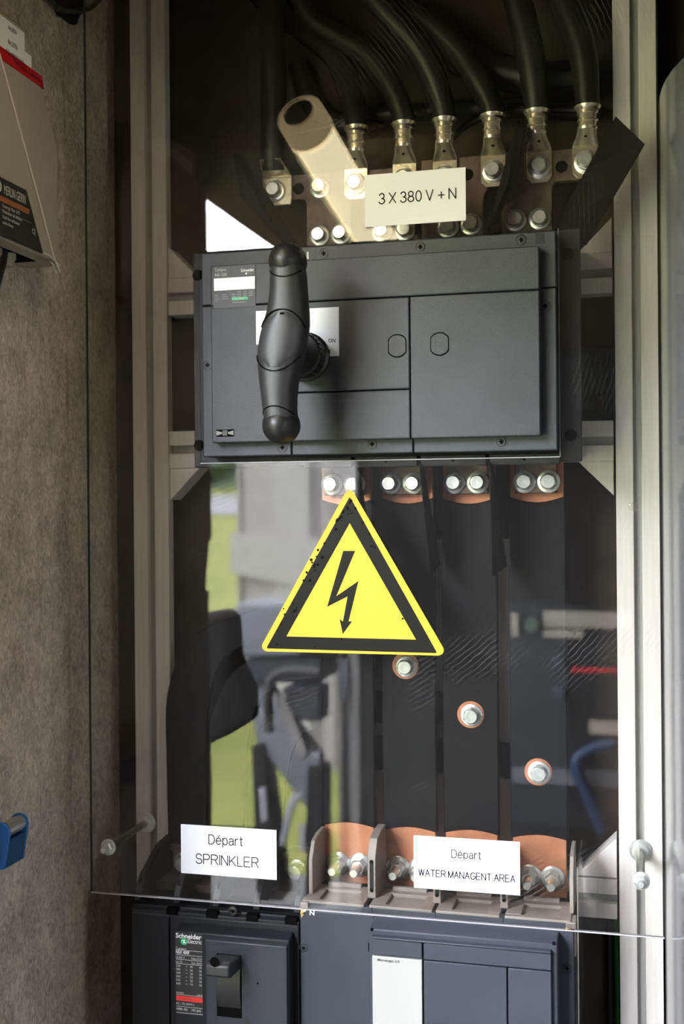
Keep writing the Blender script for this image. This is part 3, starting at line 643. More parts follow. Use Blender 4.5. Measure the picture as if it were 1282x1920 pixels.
# ---- cables with lugs
def cable(name, lugx, lugz, px_pts, r, label, shrink=False, Ys=None):
    Y0 = .082
    pts = []
    for i, (u, v) in enumerate(px_pts):
        y = Y0 if not Ys else Ys[i]
        x, z = pt(u, v, y); pts.append((x, y, z))
    t = thing('power_cable', (lugx, Y0, lugz-.018), label, 'cable', 'black supply cables on the spreaders')
    if shrink:
        MB().tube([(lugx, Y0+.002, 1.905), (lugx+.0005, Y0-.002, 1.93)]+pts, [.0135, .0150]+[r]*len(pts), 16).build('sleeve', 'cable', t)
        lg = MB().prism([(lugx-.0165, lugz-.020), (lugx+.0185, lugz-.020), (lugx+.0200, lugz-.012), (lugx+.0205, lugz+.0140), (lugx-.0165, lugz+.0140)], YC-.005, YC).build('lug', 'tin', t, bevel=.001)
        MB().add([(lugx-.0165, YC-.005, lugz+.014), (lugx+.0205, YC-.005, lugz+.014), (lugx+.0135, Y0-.014, lugz+.030), (lugx-.0135, Y0-.014, lugz+.030), (lugx-.0165, YC, lugz+.014), (lugx+.0205, YC, lugz+.014), (lugx+.0135, YC, lugz+.03), (lugx-.0135, YC, lugz+.03)],
                 [(0,1,2,3), (4,7,6,5), (0,4,5,1), (1,5,6,2), (2,6,7,3), (3,7,4,0)]).build('lug_neck', 'tin', lg, bevel=.001)
        bolt(lugx-.001, YC-.005, lugz-.002, t)
        return t
    zt = 1.9470
    tx = pts[0][0]
    MB().tube([(tx, Y0, zt-.004), (tx, Y0, zt+.006)]+pts[1:], [min(r, .0126), min(r, .0132)]+[r]*(len(pts)-1), 16).build('sheath', 'cable', t)
    # palm, neck, crimped barrel
    lg = MB().prism([(lugx-.0145, lugz-.012), (lugx-.009, lugz-.0180), (lugx+.009, lugz-.0180), (lugx+.0145, lugz-.012), (lugx+.0145, lugz+.0190), (lugx-.0145, lugz+.0190)], YC-.005, YC).build('lug', 'tin', t, bevel=.0008)
    rs = []; z0 = lugz+.019; cx = lugx
    def rg(z, wx, wy, yc, n=24, ex=2.0, x=None):
        x = cx if x is None else x
        return [Vector((x+wx*math.copysign(abs(math.cos(2*PI*i/n))**(2/ex), math.cos(2*PI*i/n)), yc+wy*math.copysign(abs(math.sin(2*PI*i/n))**(2/ex), math.sin(2*PI*i/n)), z)) for i in range(n)]
    zz = [(0, .0145, .0028, YC-.003, 5), (.004, .0138, .0050, YC-.005, 3.5), (.009, .0118, .0085, YC-.009, 2.4), (.0135, .0106, .0104, Y0-.001, 2), (.0165, .0118, .0118, Y0, 2), (.0172, .0098, .0098, Y0, 3.2), (.0225, .0098, .0098, Y0, 3.2), (.0232, .0118, .0118, Y0, 2), (.0252, .0118, .0118, Y0, 2), (.0259, .0099, .0099, Y0, 3.2), (.0315, .0099, .0099, Y0, 3.2), (.0322, .0118, .0118, Y0, 2), (.036, .0120, .0120, Y0, 2), (.0390, .0144, .0144, Y0, 2), (.0410, .0150, .0150, Y0, 2)]
    L = zt-z0; k = L/.041
    MB().rings([rg(z0+h*k, wx, wy, yc, ex=ex, x=lugx+(tx-lugx)*min(1, h/.02)) for h, wx, wy, yc, ex in zz]).build('lug_barrel', 'tin', lg, ang=25)
    MB().ball((lugx+.001, YC-.0150, z0+.0085), .0022, .0016, .0022, 10, 8).build('witness_hole', 'gap', lg)
    bolt(lugx, YC-.005, lugz, t)
    return t
cable('a', -.4190, 1.8850, [(513, 200), (511, 60), (507, -120)], .0158, 'black shrink-wrapped cable rising from the leftmost copper spreader', True)
D_ = 'black supply cable on the '
cable('b', -.3195, 1.8836, [(668, 238), (658, 178), (628, 105), (570, 55), (520, 20), (440, -60)], .0160, 'black supply cable bending far left, its lug behind the bright lamp reflection', Ys=[.082, .092, .112, .130, .140, .14])
cable('c', -.2608, 1.8848, [(757, 233), (735, 165), (690, 104), (637, 70), (575, 25), (545, -70)], .0135, 'black supply cable whose lug stands over the middle of the 3 X 380 V label', Ys=[.082, .082, .084, .088, .09, .09])
cable('d', -.2128, 1.8842, [(833, 224), (815, 152), (778, 84), (726, 26), (660, -50)], .0150, 'black supply cable with lug over the right end of the 3 X 380 V label', Ys=[.082, .080, .076, .072, .065])
cable('e', -.1563, 1.8859, [(923, 220), (900, 157), (856, 92), (808, 46), (760, 18), (680, -40)], .0140, 'black supply cable with lug just right of the 3 X 380 V label', Ys=[.082, .084, .088, .092, .100, .105])
cable('f', -.1040, 1.8867, [(1006, 208), (994, 105), (970, 0), (945, -90)], .0165, 'black supply cable second from the right upright', Ys=[.082, .08, .08, .08])
cable('g', -.0521, 1.8880, [(1101, 197), (1093, 105), (1068, 25), (1030, -60)], .0160, 'black supply cable nearest the right upright, beside the tilted black flap', Ys=[.082, .082, .084, .088])
def loose(px_pts, r, Y, label, name='loose_cable', m='cable', group='dark cables slung behind the lugs'):
    pts = [(*(pt(u, v, Y)[0], Y), pt(u, v, Y)[1]) for u, v in px_pts]
    t = thing(name, pts[0], label, 'cable', group)
    MB().tube(pts, r, 12).build('sheath', m, t)
loose([(690, -60), (800, 70), (920, 130), (1030, 150), (1108, 140)], .0215, .135, 'thick dark cable sagging across behind the lugs, upper one')
loose([(655, 225), (760, 212), (880, 205), (990, 205), (1112, 212)], .0120, .138, 'thick dark cable sweeping low behind the cable lugs')
loose([(560, 120), (590, 200), (650, 235), (720, 215)], .0150, .142, 'dark cable curving behind the leftmost crimped lug')
loose([(845, 262), (880, 232), (950, 208), (1060, 206), (1125, 212)], .0040, .116, 'thin black wire drooping between the middle lugs', 'thin_wire')
loose([(560, 250), (620, 236), (660, 222), (720, 238)], .0040, .130, 'thin black wire left of the crimped lugs', 'thin_wire')
loose([(900, 330), (935, 285), (985, 262), (1020, 240)], .0060, .128, 'thin black wire under the right supply cables', 'thin_wire')
# ---- flexible phase barriers
def barrier(poly_px, Ys, label, group, th=.0012):
    pts = [Vector((pt(u, v, y)[0], y, pt(u, v, y)[1])) for (u, v), y in zip(poly_px, Ys)]
    nrm = (pts[1]-pts[0]).cross(pts[-1]-pts[0]).normalized()*th
    t = thing('phase_barrier', min(pts, key=lambda p: p.z), label, 'barrier', group)
    n = len(pts); MB().add(pts+[p+nrm for p in pts], [tuple(range(n)), tuple(range(2*n-1, n-1, -1))]+[(i, i+n, (i+1) % n+n, (i+1) % n) for i in range(n)]).build('sheet', 'barrier', t, smooth=False)
G1 = 'black insulating flaps above the switch'
barrier([(1154, 218), (1208, 270), (1170, 335), (1098, 460), (1048, 432), (1056, 395), (1100, 315)], [.042, .030, .040, .055, .060, .058, .050], 'black insulating flap leaning over the right aluminium upright', G1)
barrier([(438, 288), (456, 292), (520, 400), (572, 478), (528, 452), (452, 368)], [.06, .075, .075, .07, .05, .055], 'black insulating flap leaning left above the handle', G1)
barrier([(972, 224), (986, 240), (968, 330), (926, 434), (914, 432), (952, 342)], [.03, .085, .088, .090, .03, .03], 'narrow black insulating flap between the right spreaders', G1)
barrier([(780, 405), (786, 405), (790, 440), (779, 440)], [.03, .09, .09, .03], 'short black insulating flap stub under the 3 X 380 V label', G1)
G2 = 'black insulating flaps below the switch'
def lowflap(u0, u1, v1, label, ub, vb):
    barrier([(u0, 868), (u0+6, 868), (ub, vb), (u1, v1)], [.012, .08, .08, .018], label, G2)
lowflap(787, 808, 1079, 'black insulating flap hanging between second and third busbars', 826, 1058)
lowflap(919, 923, 1081, 'black insulating flap hanging between third and fourth busbars', 950, 1062)
lowflap(666, 672, 1050, 'black insulating flap hanging between first and second busbars', 700, 1040)

# ================================================================== VERTICAL BUSBARS
BX = [-.3665, -.2925, -.2200, -.1420]; BW = .0645
tapz = [1.372, 1.312, 1.2573, 1.1945]
ordn = ['leftmost black sheathed busbar behind the warning triangle', 'black sheathed busbar with its bolt right under the warning triangle', 'black sheathed busbar with its bolt mid-way down, right of the triangle', 'rightmost black sheathed busbar with the lowest of the tap bolts']
for i, x0 in enumerate(BX):
    x1 = x0+BW; c = (x0+x1)/2
    t = thing('busbar', (c, .092, 1.045), ordn[i], 'busbar', 'vertical busbars from switch to breaker')
    MB().box(x0+.002, x1-.002, .0925, .1005, 1.0515, 1.558).build('copper_core', 'copper', t, bevel=.0006)
    n = 12; top = [(x0+BW*k/n, 1.509-.0068*math.sin(PI*k/n)+(.001 if i % 2 else 0)) for k in range(n+1)]
    bot = [(x1-BW*k/n, 1.1185+.0050*math.sin(PI*k/n)-.001*(i % 2)) for k in range(n+1)]
    MB().prism(top+bot, .0905, .1025).build('sheath', 'sheath', t, bevel=.0015)
    MB().box(x0+.0085, x1-.0085, .0780, .0925, 1.5135, 1.5600).build('terminal_pad', 'copper_old', t, bevel=.001)
    for dx in (-.0136, .0136): bolt(c+dx+[-.000, -.0035, -.0010, .0010][i], .078, 1.5265, t)
    tz = tapz[i]; tx = [-.335, -.2627, -.1861, -.1092][i]
    MB().lathe((tx-.0012, .0906, tz+.0004), (0, -1, 0), [(.0156, 0), (.0156, .0006)], 30).build('bare_ring', 'copper', t)
    bolt(tx, .0898, tz, t)
    for dx in (-.0131, .0131): nut(c+dx+[-.000, -.0015, -.0010, .0015][i], .0925, 1.0737, t)
# ---- tap bars that branch to the left breaker
def ribbon(path, widths, y0, y1):
    P = []
    Q_ = [Vector(p) for p in path]; sub = 8; W_ = []
    for i in range(len(Q_)-1):
        a = Q_[max(0, i-1)]; b = Q_[i]; c = Q_[i+1]; d = Q_[min(len(Q_)-1, i+2)]
        for k in range(sub):
            t = k/sub; P.append(0.5*((2*b)+(c-a)*t+(2*a-5*b+4*c-d)*t*t+(3*b-a-3*c+d)*t**3)); W_.append(widths[i]*(1-t)+widths[i+1]*t)
    P.append(Q_[-1]); W_.append(widths[-1]); l = []; r = []
    for i, p in enumerate(P):
        d = (P[min(i+1, len(P)-1)]-P[max(i-1, 0)]).normalized(); nn = Vector((-d.y, d.x)); l.append(p+nn*W_[i]/2); r.append(p-nn*W_[i]/2)
    mb = MB(); n = len(P)
    vs = [(p.x, y0, p.y) for p in l]+[(p.x, y0, p.y) for p in r]+[(p.x, y1, p.y) for p in l]+[(p.x, y1, p.y) for p in r]; fs = []
    for i in range(n-1):
        fs += [(i, i+1, n+i+1, n+i), (2*n+i, 3*n+i, 3*n+i+1, 2*n+i+1), (i, 2*n+i, 2*n+i+1, i+1), (n+i, n+i+1, 3*n+i+1, 3*n+i)]
    fs += [(0, n, 3*n, 2*n), (n-1, 3*n-1, 4*n-1, 2*n-1)]
    return mb.add(vs, fs)
tp = [([(-.318, tapz[0]), (-.40, 1.366), (-.47, 1.350), (-.522, 1.318), (-.5435, 1.26), (-.5465, 1.18), (-.5475, 1.0725)], [.042, .040, .036, .050, .056, .052, .046], 'outermost black flat bar arching down to the left breaker'),
      ([(-.245, tapz[1]), (-.36, 1.312), (-.425, 1.304), (-.472, 1.275), (-.4925, 1.22), (-.4975, 1.15), (-.4985, 1.0725)], [.042, .042, .042, .050, .054, .050, .046], 'second black flat bar arching down to the left breaker'),
      ([(-.168, tapz[2]), (-.32, 1.2575), (-.380, 1.250), (-.425, 1.225), (-.4445, 1.17), (-.449, 1.12), (-.4495, 1.0725)], [.040, .040, .040, .046, .050, .048, .046], 'third black flat bar arching down behind the SPRINKLER label'),
      ([(-.092, tapz[3]), (-.27, 1.2000), (-.335, 1.195), (-.380, 1.175), (-.3985, 1.13), (-.4005, 1.10), (-.4005, 1.0725)], [.042, .041, .040, .045, .048, .046, .046], 'innermost black flat bar dropping to the left breaker')]
for i, (pth, wd, lb) in enumerate(tp):
    t = thing('tap_bar', (pth[-1][0], .112, pth[-1][1]), lb, 'busbar', 'flat tap bars to the left breaker')
    y0 = .1045+.0095*(3-i)
    y0 = .1045 if i < 2 else .1045
    ribbon(pth, wd, [.1300, .1215, .1130, .1045][3-i], [.1300, .1215, .1130, .1045][3-i]+.0072).build('sheath', 'sheath', t, bevel=.001)
    yy = [.1300, .1215, .1130, .1045][3-i]
    MB().box(pth[-1][0]-.019, pth[-1][0]+.019, .0995, yy+.0005, 1.0725, 1.0800).build('copper_end', 'copper_old', t)

# ================================================================== LEFT BREAKER
nb = thing('circuit_breaker', (-.472, .06, .80), 'anthracite breaker with toggle lever under the SPRINKLER label', 'breaker')
MB().box(-.5725, -.3705, .004, .112, .80, 1.0385).build('body', 'nsx', nb, bevel=.0015)
MB().box(-.5728, -.5262, -.0015, .01, .80, 1.0300).build('side_cover', 'nsx', nb, bevel=.0012)
MB().box(-.5250, -.3702, -.0015, .01, .80, 1.0300).build('front_cover', 'nsx', nb, bevel=.0012)
MB().prism([(-.001, 1.027), (-.001, 1.0335), (.012, 1.0395), (.012, 1.027)], -.5728, -.3702, 'X').build('cover_lip', 'nsx', nb, bevel=.0006)
for x in (-.522, -.4735, -.425, -.379):
    MB().box(x-.007, x+.007, -.0020, .006, 1.0310, 1.0385).build('vent_notch', 'gap', nb)
MB().prism([(-.0015, 1.0235), (-.0195, 1.0195), (-.0195, .80), (-.0015, .80)], -.5115, -.3760, 'X').build('raised_face', 'nsx', nb, bevel=.0015)
MB().prism([(-.0190, 1.0160), (-.0260, 1.0150), (-.0260, .80), (-.0190, .80)], -.4720, -.3768, 'X').build('lever_plate', 'nsx_face', nb, bevel=.0012)
screw(436, 1708, -.004, nb, .0052)
yb = -.0262
MB().box(-.4588, -.4295, yb-.0003, yb+.001, .9310, 1.0010).build('lever_slot', 'gap', nb)
MB().prism([(-.026, .940), (-.0285, .950), (-.0298, .965), (-.0290, .980), (-.026, .990)], -.4575, -.4305, 'X').build('slot_drum', 'black', nb)
kn = MB().prism([(-.024, 1.000), (-.060, 1.0065), (-.066, 1.0030), (-.066, .9915), (-.058, .9880), (-.024, .9860)], -.4575, -.4300, 'X').build('toggle_lever', 'handle', nb, bevel=.002)
x, zz = pt(402, 1804, -.0665); MB().cyl((x, -.0655, zz), (x, -.0668, zz), .0052, 20).build('lever_hole', 'gap', kn)
for u, v, r in ((483, 1844, .0013),): x, zz = pt(u, v, yb); MB().cyl((x, yb-.0003, zz), (x, yb, zz), r, 10).build('pin_hole', 'gap', nb)
x, zz = pt(462, 1913, yb); MB().lathe((x, yb, zz), (0, -1, 0), [(.0034, 0), (.0034, .0002), (.0026, .0003)], 20).build('off_ring', 'black', nb)
MB().box(pt(461, 1795, yb)[0]-.0004, pt(461, 1795, yb)[0]+.0004, yb-.0002, yb, .992, .998).build('on_mark', 'black', nb)
# rating plate
rx0, rx1, yl = -.5098, -.4782, -.0200
rp = MB().box(rx0-.0008, rx1+.0006, yl-.0003, yl+.0006, .9260, 1.0180).build('rating_plate', 'blackprint', nb)
tag(rp, 'black rating plate with white print and a red bar')
yt = yl-.0005
text('Schneider', rp, 'whiteprint', rx0, 1.0125, yt, .0052, .0310, align='L', bold=.018)
text('Electric', rp, 'whiteprint', rx0+.0145, 1.0073, yt, .0046, .0165, align='L')
gx, gz = rx0+.0100, 1.0088
MB().lathe((gx, yt, gz), (0, -1, 0), [(.0042, 0), (.0042, .0002)], 24).build('green_emblem', 'green', rp)
em = MB(); em.box(gx-.0028, gx+.0012, yt-.0004, yt-.0002, gz+.0008, gz+.0016); em.box(gx-.0012, gx+.0028, yt-.0004, yt-.0002, gz-.0016, gz-.0008); em.prism([(gx-.0004, gz+.002), (gx+.0008, gz+.002), (gx+.0004, gz-.002), (gx-.0008, gz-.002)], yt-.0004, yt-.0002); em.build('emblem_swoosh', 'whiteprint', rp)
text('Compact', rp, 'lightprint', rx0, .9990, yt, .0030, .0125, align='L')
text('NSX 400F', rp, 'whiteprint', rx0, .9945, yt, .0036, .0165, align='L', bold=.015)
def rule(z, x0=rx0, x1=rx1): MB().box(x0, x1, yt-.0001, yt+.0001, z, z+.0004).build('rule', 'lightprint', rp)
for z in (.9980+.0005, .9930, .9878, .9830, .9478, .9345, .9275): rule(z)
text('Ui 800 V', rp, 'lightprint', rx0, .9890, yt, .0026, .0105, align='L'); text('Uimp 8 kV', rp, 'lightprint', rx1, .9890, yt, .0026, .0130, align='R')
text('Ue (V)', rp, 'lightprint', rx0, .9842, yt, .0024, .0075, align='L'); text('Icu (kA)', rp, 'lightprint', rx1, .9842, yt, .0024, .0125, align='R')
for k, (a, b) in enumerate((('220', '40'), ('380', '36'), ('440', '30'), ('500', '25'), ('525', '20'), ('660', '10'))):
    zz = .9795-.0040*k
    text(a, rp, 'lightprint', rx0, zz, yt, .0024, .0052, align='L'); text('~', rp, 'lightprint', rx0+.0125, zz, yt, .0030, .0024); text(b, rp, 'lightprint', rx0+.0185, zz, yt, .0024, .0032); text(b, rp, 'lightprint', rx1-.0022, zz, yt, .0024, .0030)
text('50/60Hz', rp, 'lightprint', rx0, .9490, yt, .0022, .0095, align='L'); text('cat.A', rp, 'lightprint', rx1, .9485, yt, .0024, .0065, align='R')
MB().box(rx0, rx1, yt-.0001, yt+.0001, .9412, .9468).build('red_bar', 'redprint', rp)
text('Ics=100% Icu', rp, 'ink', (rx0+rx1)/2, .9430, yt-.0003, .0018, .011)
text('IEC / EN 60947-2', rp, 'lightprint', rx0, .9368, yt, .0024, .0215, align='L')
text('NEMA AB1', rp, 'lightprint', rx0, .9305, yt, .0026, .0135, align='L', bold=.01); text('HIC (kA)', rp, 'lightprint', rx1-.002, .9305, yt, .0026, .0110, align='R', bold=.01)
# terminal end: fins, keyhole posts, bolt heads
fx = [-.5715, -.5225, -.4738, -.4250, -.3765]
for k, x in enumerate(fx):
    f_ = MB().prism([(.030, 1.0385), (.012, 1.0385), (.016, 1.052), (.030, 1.0660), (.075, 1.0870), (.112, 1.0900), (.112, 1.0385)], x-.0045, x+.0045, 'X').build('terminal_fin', 'nsx', nb, bevel=.0015)
    MB().box(x-.0008, x+.0008, .0205, .030, 1.045, 1.062).build('keyhole_slot', 'gap', f_)
    MB().cyl((x, .0135, 1.0445), (x, .022, 1.0445), .0024, 10).build('keyhole', 'gap', f_)
for k in range(4):
    x = (fx[k]+fx[k+1])/2
    MB().box(x-.0195, x+.0195, .055, .110, 1.0385, 1.0480).build('terminal_floor', 'board_back', nb)
    bolt(x, .0985, 1.060, nb)
# ================================================================== RIGHT BREAKER
mbk = thing('circuit_breaker', (-.218, .06, .80), 'slate grey breaker with ivory trip unit panel under the WATER MANAGENT AREA label', 'breaker')
MB().box(-.3680, -.0660, .010, .112, .80, 1.0500).build('body', 'slate_lo', mbk, bevel=.0015)
MB().prism([(-.3615, 1.0478), (-.3687, 1.0360), (-.3687, .80), (-.2835, .80), (-.2835, 1.0478)], -.0005, .012).build('neutral_cover', 'slate', mbk, bevel=.0012)
MB().box(-.2830, -.0672, -.0005, .012, .80, 1.0478).build('main_cover', 'slate', mbk, bevel=.0012)
MB().box(-.3685, -.0672, .0055, .014, 1.0480, 1.0545).build('top_edge', 'slate', mbk, bevel=.0008)
for x in (-.2870, -.2160, -.1420): MB().box(x-.0003, x+.0003, .0052, .008, 1.0490, 1.0548).build('edge_joint', 'gap', mbk)
MB().prism([(-.001, 1.0480), (-.0290, 1.0440), (-.0290, .80), (-.001, .80)], -.2830, -.0825, 'X').build('front_frame', 'slate', mbk, bevel=.0014)
MB().box(-.2855, -.2832, -.0012, .002, .80, 1.0405).build('side_gap', 'gap', mbk)
MB().box(-.2860, -.2815, -.0200, -.0010, 1.0155, 1.0245).build('latch', 'gap', mbk, bevel=.0006)
ym = -.0345
def mp(n_, x0, x1, z0, z1, m='slate', y=ym): return MB().box(x0, x1, y, -.0285, z0, z1).build(n_, m, mbk, bevel=.0008)
mp('lip', -.2790, -.0885, 1.0362, 1.0384, y=-.0365)
mp('upper_left_panel', -.2782, -.2240, 1.0186, 1.0355); mp('trip_unit_panel', -.2782, -.2240, .80, 1.0172, 'panel_white', ym-.0006)
mp('upper_band', -.2222, -.0885, 1.0180, 1.0355); mp('lower_left_panel', -.2222, -.1345, .80, 1.0168); mp('lower_right_panel', -.1330, -.0885, .80, 1.0168)
MB().box(-.2190, -.1350, ym-.0050, ym, .80, .9510).build('lower_step', 'slate', mbk, bevel=.001)
text('Micrologic 2.0', mbk, 'ink', -.2722, 1.0125, ym-.0010, .0026, .0240, align='L', bold=.01)
for u, v in ((697, 1743), (1038, 1769)): x, zz = pt(u, v, -.029); MB().cyl((x, -.0293, zz), (x, -.028, zz), .0018, 12).build('pin_hole', 'gap', mbk)
for u, v in ((569, 1777), (1063, 1816)): screw(u, v, -.0005, mbk, .0050)
text('N', mbk, 'whiteprint', -.3545, 1.0432, -.0009, .0052, .0056, bold=.02)
MB().box(-.3690, -.3600, .002, .03, 1.0300, 1.0558).build('corner_block', 'beige', mbk, bevel=.001)
MB().box(-.0755, -.0650, .004, .03, 1.0200, 1.0558).build('corner_block', 'beige', mbk, bevel=.001)
screw(571, 1712, .0015, mbk, .0046, 'brass'); screw(1063, 1747, .0035, mbk, .0042, 'brass')
# beige terminal shields with recessed windows
for k, (x0, x1) in enumerate(((-.3670, -.2968), (-.2905, -.2200), (-.2158, -.1464), (-.1406, -.0705))):
    y0, y1, zt = .0060, .066, 1.0570
    s_ = MB()
    wx0, wx1, wy0, wy1 = x0+.017, x1-.013, .014, .050
    s_.box(x0, x1, y0, wy0, 1.0475, zt); s_.box(x0+.002, x1-.001, wy1, y1, 1.0475, zt); s_.box(x0, wx0, wy0, wy1, 1.0475, zt); s_.box(wx1, x1, wy0, wy1, 1.0475, zt)
    sh = s_.build('terminal_shield', 'beige', mbk, bevel=.0006)
    MB().box(wx0, wx1, wy0, wy1, 1.0475, 1.0535).build('window_plate', 'beige', sh)
    MB().box((x0+x1)/2-.020, (x0+x1)/2+.020, .060, .066, 1.0565, 1.0610).build('shield_ridge', 'beige', sh, bevel=.0006)
for x, w, zt in ((-.3640, .0024, 1.1190), (-.2925, .0048, 1.1260), (-.2180, .0044, 1.1130), (-.1435, .0044, 1.1130), (-.0705, .0022, 1.1200)):
    f_ = MB().prism([(.028, 1.0570), (.028, zt-.022), (.040, zt-.004), (.060, zt), (.086, zt), (.086, 1.0570)], x-w, x+w, 'X').build('phase_fin', 'beige', mbk, bevel=.0008)
    if w > .003:
        MB().box(x-.0020, x+.0020, .0272, .030, 1.066, zt-.026).build('fin_groove', 'nsx', f_)
        for zz in (1.0665, 1.0985): MB().cyl((x, .0268, zz), (x, .03, zz), .0022, 10).build('pin_hole', 'gap', f_)

# ---- clear shield and earth cable right of the breaker
cs = thing('clear_shield', (-.0655, .05, .80), 'thin clear side sheet standing on edge right of the slate breaker', 'shield')
MB().box(-.0640, -.0618, .006, .108, .80, 1.115).build('sheet', 'clear_thin', cs)
MB().box(-.0634, -.0624, .0050, .006, .80, 1.115).build('sheet_edge', 'edge_dull', cs)
for nm, x, r, m, lb in (('earth_cable', -.0255, .0042, 'greenyellow', 'green earth cable running down beside the right upright'), ('black_cable', -.0340, .0052, 'cable', 'black cable running down between slate breaker and right upright')):
    t = thing(nm, (x, .150, .70), lb, 'cable'); MB().tube([(x, .1535, .0), (x, .1535, .5), (x+.001, .1535, .85), (x, .1535, 1.02), (x-.004, .1535, 1.06)], r, 12).build('sheath', m, t)

# ================================================================== LEFT WALL DEVICES
XF = -.618; YN = -.34
bxp = [ptx(-60, -15, XF), ptx(0, 17, XF), ptx(50, 55, XF), ptx(110, 282, XF), ptx(110, 440, XF), ptx(115, 500, XF)]
zb = bxp[-1][1]
outl = [(YN, ptx(0, 17, XF)[1]+.015)]+[p for p in bxp[1:]]+[(YN, zb)]
bx = thing('wall_box', (-.64, -.25, zb), 'cream fault indicator box high on the brown felt wall', 'box')
MB().prism(outl, XL, XF, 'X').build('housing', 'cream', bx, bevel=.003, seg=3)
XC = XF+.008
cvp = [ptx(-40, -40, XC), ptx(0, 97, XC), ptx(104, 492, XC)]
cvp = [(YN, ptx(0, 105, XC)[1]+.02), (ptx(0, 105, XC)[0]-.02, ptx(0, 105, XC)[1]+.03), ptx(0, 105, XC), ptx(103, 490, XC), (YN, ptx(103, 490, XC)[1])]
MB().prism(cvp, XF-.001, XC, 'X').build('front_cover', 'cream_side', bx, bevel=.002, seg=3)
for nm_, d_, x_ in (('rim', 0.0, XC), ('rim', .0045, XF+.001)):  # pale tubes paint highlight lines along the cover's edges
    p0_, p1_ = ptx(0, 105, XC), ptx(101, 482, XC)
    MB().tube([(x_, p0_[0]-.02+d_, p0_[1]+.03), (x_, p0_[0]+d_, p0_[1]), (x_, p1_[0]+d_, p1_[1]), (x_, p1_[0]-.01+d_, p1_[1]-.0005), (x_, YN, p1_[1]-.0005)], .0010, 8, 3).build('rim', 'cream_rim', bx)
XD = XC+.0015
pn = [ptx(-40, 309, XD), ptx(50, 357, XD), ptx(81, 475, XD), ptx(-40, 419, XD)]
dp = MB().prism([(YN+.01, pn[1][1]), pn[1], pn[2], (YN+.01, pn[2][1])], XC-.001, XD, 'X').build('name_panel', 'blackprint', bx)
tag(dp, 'black name panel with white print')
yn, zn = pn[1]
XE = XD+.0003
text('MERLIN GERIN', dp, 'lightprint', yn-.0030, zn-.0150, XE, .0090, .0420, face='X', align='R')
gy = yn-.056
MB().lathe((XD, gy, zn-.010), (1, 0, 0), [(.0062, 0), (.0062, .0004)], 24).build('emblem', 'lightprint', dp)
MB().lathe((XD, gy, zn-.010), (1, 0, 0), [(.0036, 0), (.0036, .0006)], 24).build('emblem_core', 'blackprint', dp)
MB().prism([(YN+.012, zn-.0240), (yn+.0035, zn-.0240), (yn+.0055, zn-.0185), (YN+.012, zn-.0185)], XE-.0002, XE, 'X').build('orange_stripe', 'orange', dp)
for k, (s, w) in enumerate((('Easergy Flair 279', .0330), ('Détecteur de défauts', .0370), ('Fault line indicator', .0330), ('made in France', .0200))):
    text(s, dp, 'lightprint', yn-.0480, zn-.0290-.0055*k, XE, .0032, w, face='X', align='L')
MB().box(XE-.0001, XE, YN+.02, yn+.010, zn-.0322, zn-.0318).build('rule', 'greyprint', dp)
text('CE', dp, 'lightprint', yn+.0135, zn-.0425, XE, .0056, .0075, face='X')
# paper stickers and red stripe on the housing
XS = XF+.0006
pa = [ptx(5, 27, XS), ptx(46, 62, XS), ptx(46, 96, XS), ptx(59, 108, XS), ptx(59, 128, XS), ptx(3, 95, XS)]
st = MB().prism([(YN+.02, pa[1][1]), pa[1], (pa[1][0], pa[2][1]), (pa[3][0], pa[2][1]), (pa[3][0], pa[4][1]), (YN+.02, pa[4][1])], XF-.001, XS, 'X').build('paper_sticker', 'paper', bx)
tag(st, 'white paper sticker with black inventory numbers')
for s, (u, v), w, h in (('Art.8974', (15, 53), .0165, .0048), ('Nr.33756', (15, 80), .0185, .0048), ('EQ 1000231963', (11, 97), .0350, .0046)):
    y, z = ptx(u, v, XS); text(s, st, 'ink', y, z-.001, XS+.0003, h, w, face='X', align='L', bold=.01)
r1 = ptx(82, 163, XS); r0 = ptx(8, 96, XS)
rs_ = MB().prism([(YN+.02, pa[4][1]-.0005), (r1[0]-.004, pa[4][1]-.0005), (r1[0], pa[4][1]-.0130), (YN+.02, pa[4][1]-.0130)], XF-.001, XS+.0002, 'X').build('red_sticker', 'red', bx)
text('1995 Hague Commission', rs_, 'ink', r1[0]-.005, pa[4][1]-.0085, XS+.0005, .0045, .058, face='X', align='R')
# underside mouth with glands and cable
MB().box(-.655, -.630, YN+.02, -.108, zb-.0006, zb+.002).build('bottom_opening', 'gap', bx)
g_ = MB(); 
for (y, x) in ((-.150, -.640), (-.178, -.640)): g_.lathe((x, y, zb+.004), (0, 0, -1), [(.009, 0), (.009, .010), (.007, .013), (.007, .018)], 14)
g_.build('cable_gland', 'cream_side', bx)
MB().tube([(-.640, -.165, zb), (-.641, -.170, zb-.02), (-.642, -.19, zb-.05), (-.645, -.25, zb-.08)], .0085, 12).build('cable_tail', 'cable', bx)
